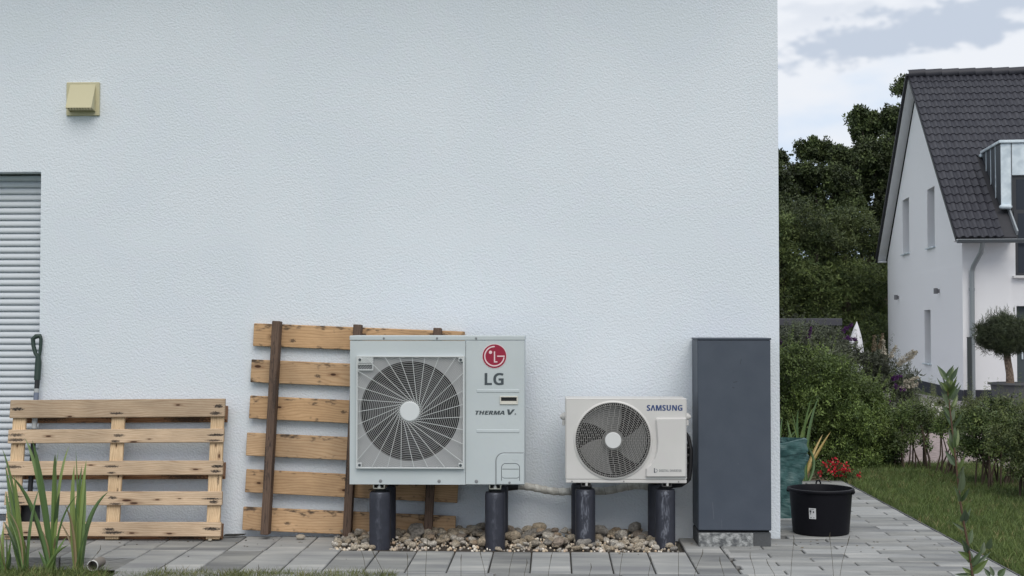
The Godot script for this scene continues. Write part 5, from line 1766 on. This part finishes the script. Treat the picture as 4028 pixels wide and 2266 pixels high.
# ---- trees behind
func tree(called: String, label: String, base: Vector3, height: float, cl: Array, density: float, size: float, c1: Color, c2: Color, leaf: ArrayMesh, group: String) -> void:
	var o := thing(called, label, "tree", base, group)
	var g := G.new()
	g.tube([Vector3.ZERO, Vector3(0.1, height * 0.3, 0), Vector3(-0.05, height * 0.6, 0.1), Vector3(0.0, height * 0.85, 0)], [0.22, 0.17, 0.10, 0.04], 10)
	for c in cl:
		var e: Vector3 = c[0] - base
		var s := Vector3(0.0, e.y * 0.55, 0.0)
		g.tube([s, s.lerp(e, 0.5) + Vector3(0, 0.1, 0), e], [0.07, 0.045, 0.015], 6)
	part("trunk", g.done(), mat(lin(0.075, 0.06, 0.045), 0.9), o)
	var s := scatter(cl, base, density, size, c1, c2, 0.9, 0.4)
	many("crown", leaf, leaf_material(0.6, 0.3), o, s[0], s[1])

func trees() -> void:
	var broad := spray(10, 0.7, 0.42, 61)
	var dk := Color(0.024, 0.038, 0.014)
	var lt := Color(0.078, 0.105, 0.032)
	var gp := "tall trees behind the gabled house"
	tree("broadleaf_tree", "tallest dark tree rising beside the ridge of the gabled house", Vector3(11.2, -0.4, -38.5), 9.0,
		V([[11.90, 9.21, 0.38], [11.59, 8.20, 0.52], [10.86, 7.96, 0.57], [10.39, 8.20, 0.41], [10.78, 6.98, 0.81], [11.38, 6.44, 0.81], [10.18, 6.85, 0.52], [11.99, 7.79, 0.68], [10.50, 5.90, 0.68], [12.3, 6.8, 0.9], [12.6, 8.3, 0.7], [11.6, 5.2, 1.0]], -38.5, 0.5), 2300, 0.135, dk, lt, broad, gp)
	tree("broadleaf_tree", "middle dark tree with a lumpy crown and sky gaps", Vector3(9.0, -0.4, -37.5), 7.0,
		V([[8.47, 7.10, 0.40], [9.00, 7.02, 0.40], [9.52, 6.83, 0.45], [8.41, 6.20, 0.66], [9.29, 6.06, 0.69], [8.63, 5.27, 0.64], [9.75, 5.14, 0.60], [9.1, 4.4, 0.8]], -37.5, 0.4), 2300, 0.13, dk, lt, broad, gp)
	tree("broadleaf_tree", "lower dark tree half hidden by the white house corner", Vector3(7.3, -0.4, -36.5), 6.5,
		V([[7.38, 6.64, 0.31], [7.10, 6.09, 0.52], [7.58, 5.64, 0.39], [7.35, 5.05, 0.49], [6.90, 6.35, 0.52], [6.4, 6.2, 0.6], [6.3, 5.3, 0.7], [7.3, 4.3, 0.7]], -36.5, 0.4), 2300, 0.13, dk, lt, broad, gp)
	var cy := spray(10, 0.6, 0.2, 62, 0.4)
	var h1 := Color(0.034, 0.058, 0.018)
	var h2 := Color(0.125, 0.16, 0.045)
	var gh := "evergreen screen in front of the tall trees"
	tree("evergreen_shrub", "olive evergreen at the left of the screen beside the wall corner", Vector3(6.5, -0.35, -30.5), 4.4,
		V([[6.34, 3.74, 0.78], [6.39, 2.29, 0.95], [6.7, 1.06, 1.01], [5.6, 3.2, 0.9], [5.5, 1.8, 1.0]], -30.5, 0.3), 1500, 0.15, h1, h2, cy, gh)
	tree("evergreen_shrub", "olive evergreen second from the wall corner in the screen", Vector3(7.35, -0.35, -30.3), 4.6,
		V([[7.17, 3.96, 0.84], [7.33, 2.29, 1.01], [7.4, 1.0, 1.0]], -30.3, 0.3), 1500, 0.15, h1, h2, cy, gh)
	tree("evergreen_shrub", "olive evergreen in the middle of the screen above the parasol", Vector3(8.2, -0.35, -30.6), 4.5,
		V([[7.95, 3.79, 0.84], [8.22, 2.29, 1.01], [8.20, 0.95, 1.01]], -30.6, 0.3), 1500, 0.15, h1, h2, cy, gh)
	tree("evergreen_shrub", "dark evergreen touching the back corner of the gabled house", Vector3(9.1, -0.35, -31.5), 4.5,
		V([[8.67, 3.90, 0.73], [9.33, 3.62, 0.67], [9.10, 2.29, 0.90], [9.09, 1.06, 0.90], [9.8, 2.6, 0.9], [9.9, 1.2, 0.9]], -31.5, 0.3), 1500, 0.15, h1, h2, cy, gh)

	var belt := Node3D.new()
	belt.name = "treeline"
	add_child(belt)
	tag(belt, "far dark belt of undergrowth closing the gaps below the tall trees", "trees", "", "stuff")
	var cl := []
	for i in 9:
		cl.append([Vector3(4.5 + 1.5 * i, rr(0.8, 1.2), -47.0 + rr(-1, 1)), 1.5])
		cl.append([Vector3(5.2 + 1.5 * i, rr(2.6, 3.1), -47.5 + rr(-1, 1)), 1.3])
	var s := scatter(cl, Vector3.ZERO, 800, 0.2, dk, lt, 0.9, 0.4)
	many("leaves", broad, leaf_material(0.6, 0.3), belt, s[0], s[1])

# ---- plants in the foreground
func near_plants() -> void:
	var ms := [leaf_plain(Color(0.125, 0.20, 0.055)), leaf_plain(Color(0.085, 0.155, 0.045)), leaf_plain(Color(0.19, 0.26, 0.07)), leaf_plain(Color(0.05, 0.09, 0.035))]
	var dry := leaf_plain(Color(0.26, 0.20, 0.11))
	var data := [
		["sword leaved plant at the left edge in front of the pale pallet", Vector3(-2.583, -0.055, 1.0), [[-0.069, 0.377, -0.127, 0.596], [-0.072, 0.277, -0.137, 0.496], [-0.054, 0.268, -0.091, 0.523], [-0.025, 0.223, -0.033, 0.478], [0.016, 0.223, 0.048, 0.401], [-0.052, 0.122, -0.127, 0.240], [-0.081, 0.195, -0.143, 0.377], [0.018, 0.059, 0.047, 0.137]]],
		["largest sword leaved plant with spreading dark tipped leaves before the pale pallet", Vector3(-2.480, -0.055, 0.93), [[-0.065, 0.397, -0.153, 0.641], [-0.039, 0.379, -0.074, 0.641], [-0.007, 0.333, 0.0, 0.581], [0.024, 0.370, 0.068, 0.603], [-0.082, 0.296, -0.175, 0.466], [0.014, 0.222, 0.052, 0.381], [0.027, 0.071, 0.075, 0.158], [-0.043, 0.112, -0.098, 0.240], [0.015, 0.370, 0.039, 0.572], [-0.012, 0.112, -0.007, 0.220], [-0.024, 0.038, -0.055, 0.093]]],
		["slim upright light green sword leaved plant beside the pipe end", Vector3(-2.362, -0.05, 0.86), [[-0.040, 0.252, -0.053, 0.496], [-0.014, 0.290, -0.029, 0.578], [0.003, 0.271, 0.013, 0.522], [0.034, 0.215, 0.112, 0.357], [0.013, 0.252, 0.001, 0.476], [-0.031, 0.132, -0.054, 0.285], [-0.020, 0.224, -0.016, 0.494]]],
		["small low sword leaved shoots in the lower left corner", Vector3(-2.675, -0.06, 1.02), [[-0.011, 0.127, -0.023, 0.263], [0.002, 0.082, 0.004, 0.181], [0.016, 0.073, 0.035, 0.172], [-0.021, 0.100, -0.043, 0.217], [0.030, 0.041, 0.066, 0.118]]]]
	for d in 4:
		var e = data[d]
		var o := thing("iris_plant", e[0], "plant", e[1], "sword leaved plants by the pale pallet")
		for k in 4:
			var tx := rr(-0.16, 0.16)
			var ty := rr(0.12, 0.42)
			sword(o, Vector3(rr(-0.02, 0.02), 0, rr(-0.04, 0.04)), Vector2(tx * rr(0.2, 0.45), ty * 0.62), Vector2(tx, ty), rr(0.006, 0.012), ms[k % 4] if k < 2 else dry)
		var i := 0
		for l in e[2]:
			var k := [0, 1, 0, 2, 1, 3][i % 6] as int
			if d == 2:
				k = [2, 0, 2, 1, 0, 2, 1][i % 7]
			var wd: float = 0.0195 if l[3] > 0.3 else 0.016
			if l[3] < 0.2:
				wd = 0.012
			sword(o, Vector3(rr(-0.012, 0.012), 0, rr(-0.03, 0.03)), Vector2(l[0], l[1] + 0.03), Vector2(l[2], l[3] + 0.03), wd, ms[k])
			i += 1
	# pipe end by the bed
	var pe := thing("pipe_end", "short open grey pipe end with a white rim by the paving corner", "pipe", Vector3(-2.233, 0.012, 1.02))
	var g := G.new()
	g.lathe(turned(Vector3(PI / 2, 0, 0), Vector3.ZERO), [Vector2(0.0245, -0.10), Vector2(0.0245, 0.02)], 28)
	g.lathe(turned(Vector3(PI / 2, 0, 0), Vector3.ZERO), [Vector2(0.0, -0.03), Vector2(0.0228, -0.03), Vector2(0.0228, 0.02)], 28)
	part("tube", g.done(), mat(lin(0.22, 0.20, 0.18), 0.6), pe)
	g = G.new()
	g.lathe(turned(Vector3(PI / 2, 0, 0), Vector3.ZERO), [Vector2(0.0250, 0.012), Vector2(0.0268, 0.014), Vector2(0.0268, 0.021), Vector2(0.0240, 0.0225), Vector2(0.0232, 0.018)], 28)
	part("rim", g.done(), mat(lin(0.6, 0.6, 0.58), 0.4), pe)
	# tall weed on the right
	var w := thing("tall_weed", "tall single weed stalk with narrow green leaves at the front right", "plant", Vector3(1.806, 0.0, 1.64))
	var st := [[0.002, -0.01], [0.0, 0.096], [-0.019, 0.232], [-0.035, 0.317], [-0.050, 0.415], [-0.061, 0.526], [-0.071, 0.624], [-0.085, 0.762], [-0.098, 0.880], [-0.104, 0.939]]
	var ps := []
	for p in st:
		ps.append(Vector3(p[0], p[1], 0))
	g = G.new()
	g.tube(ps, [0.0055, 0.005, 0.005, 0.0048, 0.0045, 0.0042, 0.004, 0.0035, 0.003, 0.002], 8)
	part("stem", g.done(), mat(lin(0.10, 0.055, 0.035), 0.7), w)
	var lm := [leaf_plain(Color(0.060, 0.098, 0.032)), leaf_plain(Color(0.048, 0.082, 0.034)), leaf_plain(Color(0.095, 0.14, 0.03)), leaf_plain(Color(0.075, 0.105, 0.05))]
	var L := [[-0.101, 0.843, -0.137, 0.907, 0.020], [-0.084, 0.843, -0.054, 0.903, 0.017], [-0.098, 0.797, -0.140, 0.839, 0.020], [-0.098, 0.797, -0.107, 0.843, 0.027], [-0.085, 0.784, -0.078, 0.836, 0.020], [-0.082, 0.757, -0.034, 0.826, 0.011], [-0.079, 0.731, -0.052, 0.784, 0.016], [-0.092, 0.725, -0.130, 0.797, 0.017], [-0.077, 0.639, -0.043, 0.712, 0.015], [-0.086, 0.646, -0.112, 0.718, 0.016], [-0.071, 0.554, -0.047, 0.633, 0.020], [-0.071, 0.528, -0.093, 0.633, 0.020], [-0.071, 0.580, -0.070, 0.659, 0.015], [-0.068, 0.476, -0.110, 0.538, 0.023], [-0.061, 0.449, -0.032, 0.528, 0.015], [-0.053, 0.358, -0.041, 0.469, 0.029], [-0.047, 0.319, -0.082, 0.391, 0.013], [-0.038, 0.234, -0.041, 0.293, 0.033], [-0.034, 0.273, -0.014, 0.332, 0.011], [-0.029, 0.195, -0.090, 0.234, 0.013], [-0.019, 0.136, 0.007, 0.201, 0.023], [-0.020, 0.103, -0.055, 0.165, 0.023], [-0.014, 0.077, -0.075, 0.113, 0.024], [-0.014, 0.058, -0.020, 0.123, 0.031], [-0.007, 0.045, 0.039, 0.117, 0.023], [-0.004, 0.032, 0.087, 0.101, 0.017], [-0.001, 0.012, 0.064, 0.078, 0.027], [0.039, 0.097, 0.055, 0.146, 0.020], [0.065, 0.117, 0.075, 0.172, 0.023], [0.002, 0.0, -0.073, 0.005, 0.017], [0.005, 0.0, -0.040, 0.035, 0.020], [0.089, 0.001, 0.079, 0.042, 0.016], [0.109, 0.001, 0.143, 0.036, 0.023], [0.073, 0.0, 0.054, 0.032, 0.016]]
	for k in 22:
		var q: Array = st[3 + rng.randi() % 6] if k % 2 else st[6 + rng.randi() % 4]
		var y: float = q[1] - 0.096 + rr(-0.03, 0.02)
		var side_: float = -1.0 if k % 3 == 0 else 1.0
		L.append([q[0], y, q[0] + side_ * rr(0.012, 0.042), y + rr(0.05, 0.085), rr(0.011, 0.017)])
	var i := 0
	for l in L:
		var a := Vector3(l[0], l[1] + 0.096, 0)
		var b := Vector3(l[2], l[3] + 0.096, rr(-0.03, 0.04))
		var d := b - a
		var side := d.cross(Vector3(rr(-0.35, 0.35), 0.15, 1.0)).normalized()
		var fold := side.cross(d).normalized() * 0.3
		if fold.z < 0:
			fold = -fold
		g = G.new()
		var pts := []
		var ws := []
		for k in 7:
			var q := k / 6.0
			pts.append(a + d * q + fold * 0.12 * d.length() * sin(PI * q))
			ws.append(l[4] * 0.6 * sin(PI * pow(clampf(q * 0.95 + 0.04, 0.0, 1.0), 0.72)) * (1.12 - 0.3 * q))
		ws[6] = 0.0
		g.blade(pts, ws, side, fold)
		part("leaf", g.done(), lm[i % 4], w)
		i += 1
	# loose stones under the pallet's edge
	var chips := [["pale stone wedged under the big pallet on the paving", Vector3(-1.39, 0.014, 0.13), 0.026], ["small grey stone under the right end of the pale pallet", Vector3(-1.87, 0.008, 0.215), 0.011]]
	for e in chips:
		var s: float = e[2]
		var o := part("loose_stone", stone_mesh(450 + int(s * 1000)), mat(lin(0.36, 0.32, 0.26), 0.9), self, Transform3D(Basis.from_euler(Vector3(0.2, 0.5, 0.1)).scaled(Vector3(s * 1.2, s * 0.65, s)), e[1]))
		tag(o, e[0], "stone")
	g = G.new()
	g.prism(turned(Vector3(-PI / 2 + 0.12, 0.2, 0), Vector3.ZERO), PackedVector2Array([Vector2(-0.06, -0.012), Vector2(0.0, -0.02), Vector2(0.045, -0.006), Vector2(0.06, 0.012), Vector2(0.01, 0.016), Vector2(-0.05, 0.018)]), 0.004)
	tag(part("felt_scrap", g.done(), mat(lin(0.025, 0.024, 0.022), 0.9), self, at(-1.77, 0.012, 0.07)), "black scrap of felt at the wall base beside the pale pallet", "scrap")

func tuft(sd: int, n: int, spread: float) -> ArrayMesh:
	var r := RandomNumberGenerator.new()
	r.seed = sd
	var g := G.new()
	for i in n:
		var b := Vector3(r.randf_range(-spread, spread), 0, r.randf_range(-spread, spread))
		var lean := Vector3(r.randfn() * 0.35, 1.0, r.randfn() * 0.35).normalized()
		var l := r.randf_range(0.5, 1.2)
		var side := lean.cross(Vector3(r.randfn(), 0.1, r.randfn())).normalized()
		var droop := Vector3(lean.x, -0.25, lean.z) * l * 0.35
		g.blade([b, b + lean * l * 0.55, b + lean * l + droop], [0.028, 0.022, 0.0], side, lean.cross(side) * 0.2)
	return g.done()

func lawn_grass() -> void:
	var t1 := tuft(5, 7, 0.5)
	var lm := leaf_material(0.6, 0.4)
	var field := func(called: String, label: String, n: int, pick: Callable, c1: Color, c2: Color) -> void:
		var o := Node3D.new()
		o.name = numbered(called)
		add_child(o)
		tag(o, label, "grass", "", "stuff")
		var w := []
		var c := []
		for i in n:
			var p: Vector4 = pick.call()
			var s := p.w
			w.append(Transform3D(Basis.from_euler(Vector3(0, rr(-PI, PI), 0)).scaled(Vector3(s * 0.9, s, s * 0.9)), Vector3(p.x, p.y, p.z)))
			var k := rr(0.6, 1.35)
			var q := c1.lerp(c2, rng.randf())
			if rng.randf() < 0.06:
				q = Color(0.26, 0.22, 0.10)
			c.append(Color(q.r * k, q.g * k, q.b * k))
		many("blades", t1, lm, o, w, c)
	field.call("grass", "short lawn grass right of the side path", 15000, func() -> Vector4:
		var z := rr(-4.1, 1.6)
		return Vector4(rr(2.215, 3.7), -0.015, z, rr(0.03, 0.07) * (1.0 + 0.5 * n2.get_noise_2d(z * 60.0, 7.0))), Color(0.075, 0.125, 0.032), Color(0.16, 0.21, 0.06))
	field.call("grass", "grass tips along the front edge of the paving", 5200, func() -> Vector4:
		var x := rr(-1.9, 2.6)
		var z := rr(1.26, 1.75)
		var s := rr(0.018, 0.042)
		if x < -0.75:
			z = rr(1.12, 1.7)
			s = rr(0.025, 0.06)
		return Vector4(x, -0.015, z, s), Color(0.09, 0.12, 0.03), Color(0.19, 0.20, 0.07))
	field.call("grass", "tufted grass round the sword leaved plants", 2600, func() -> Vector4:
		var x := rr(-3.2, -1.9)
		var z := rr(0.97, 1.6)
		if x > -2.2:
			z = rr(1.14, 1.6)
		return Vector4(x, -0.05, z, rr(0.035, 0.08)), Color(0.08, 0.125, 0.03), Color(0.16, 0.20, 0.06))
	var dw := []
	var dc := []
	for k in 130:
		var z := absf(rng.randfn()) * 0.28 + 0.02
		var x := rr(-3.0, 2.15)
		if z > 1.1 or (x > -1.2 and x < 0.7 and z < 0.5) or (x < -2.1 and z > 0.7):
			continue
		var ds := rr(0.002, 0.006)
		dw.append(Transform3D(Basis.from_euler(Vector3(rr(-0.3, 0.3), rr(-PI, PI), rr(-0.3, 0.3))).scaled(Vector3(ds * 1.6, ds * 0.4, ds)), Vector3(x, 0.002, z)))
		var q: Color = [Color(0.10, 0.08, 0.05), Color(0.06, 0.055, 0.05), Color(0.25, 0.22, 0.18), Color(0.18, 0.13, 0.06)][rng.randi() % 4]
		dc.append(q)
	var lit := Node3D.new()
	lit.name = "litter"
	add_child(lit)
	tag(lit, "specks of dirt and leaf bits lying on the paving by the wall", "litter", "", "stuff")
	var dm := mat(Color.WHITE, 0.9)
	dm.vertex_color_use_as_albedo = true
	many("specks", stone_mesh(477), dm, lit, dw, dc)
	# dry stalks that stand out of the grass before the paving
	var g := G.new()
	for e in [[-2.18, 0.15, 0.10], [-1.72, 0.09, -0.03], [-1.33, 0.08, 0.0], [-0.86, 0.19, -0.05], [-0.74, 0.16, -0.07], [-0.66, 0.13, 0.0], [-0.58, 0.20, 0.01], [-0.42, 0.12, 0.0], [-0.30, 0.15, -0.03], [-0.21, 0.16, 0.03], [-0.14, 0.10, 0.02], [-0.03, 0.14, 0.02], [0.15, 0.09, 0.02], [0.30, 0.14, 0.02], [0.42, 0.12, 0.02], [0.56, 0.18, 0.0], [0.63, 0.14, 0.05], [0.77, 0.13, -0.03], [0.93, 0.12, -0.03], [1.06, 0.22, 0.02], [1.26, 0.23, -0.02], [1.30, 0.20, 0.05], [2.14, 0.18, 0.0], [1.02, 0.1, -0.05]]:
		var x: float = e[0]
		var l: float = e[1]
		var b: float = e[2]
		var z := rr(1.28, 1.5)
		g.tube([Vector3(x, -0.02, z), Vector3(x + b * 0.4, l * 0.5, z), Vector3(x + b, l, z)], [0.0011, 0.001, 0.0008], 5)
		g.tube([Vector3(x + b * 0.85, l * 0.85, z), Vector3(x + b, l, z), Vector3(x + b * 1.05 + rr(-0.006, 0.006), l + 0.018, z)], [0.001, 0.0019, 0.0006], 5)
	var o := part("dry_stalks", g.done(), mat(lin(0.085, 0.075, 0.05), 0.9), self)
	tag(o, "thin dry grass stalks standing before the paving", "grass", "", "stuff")
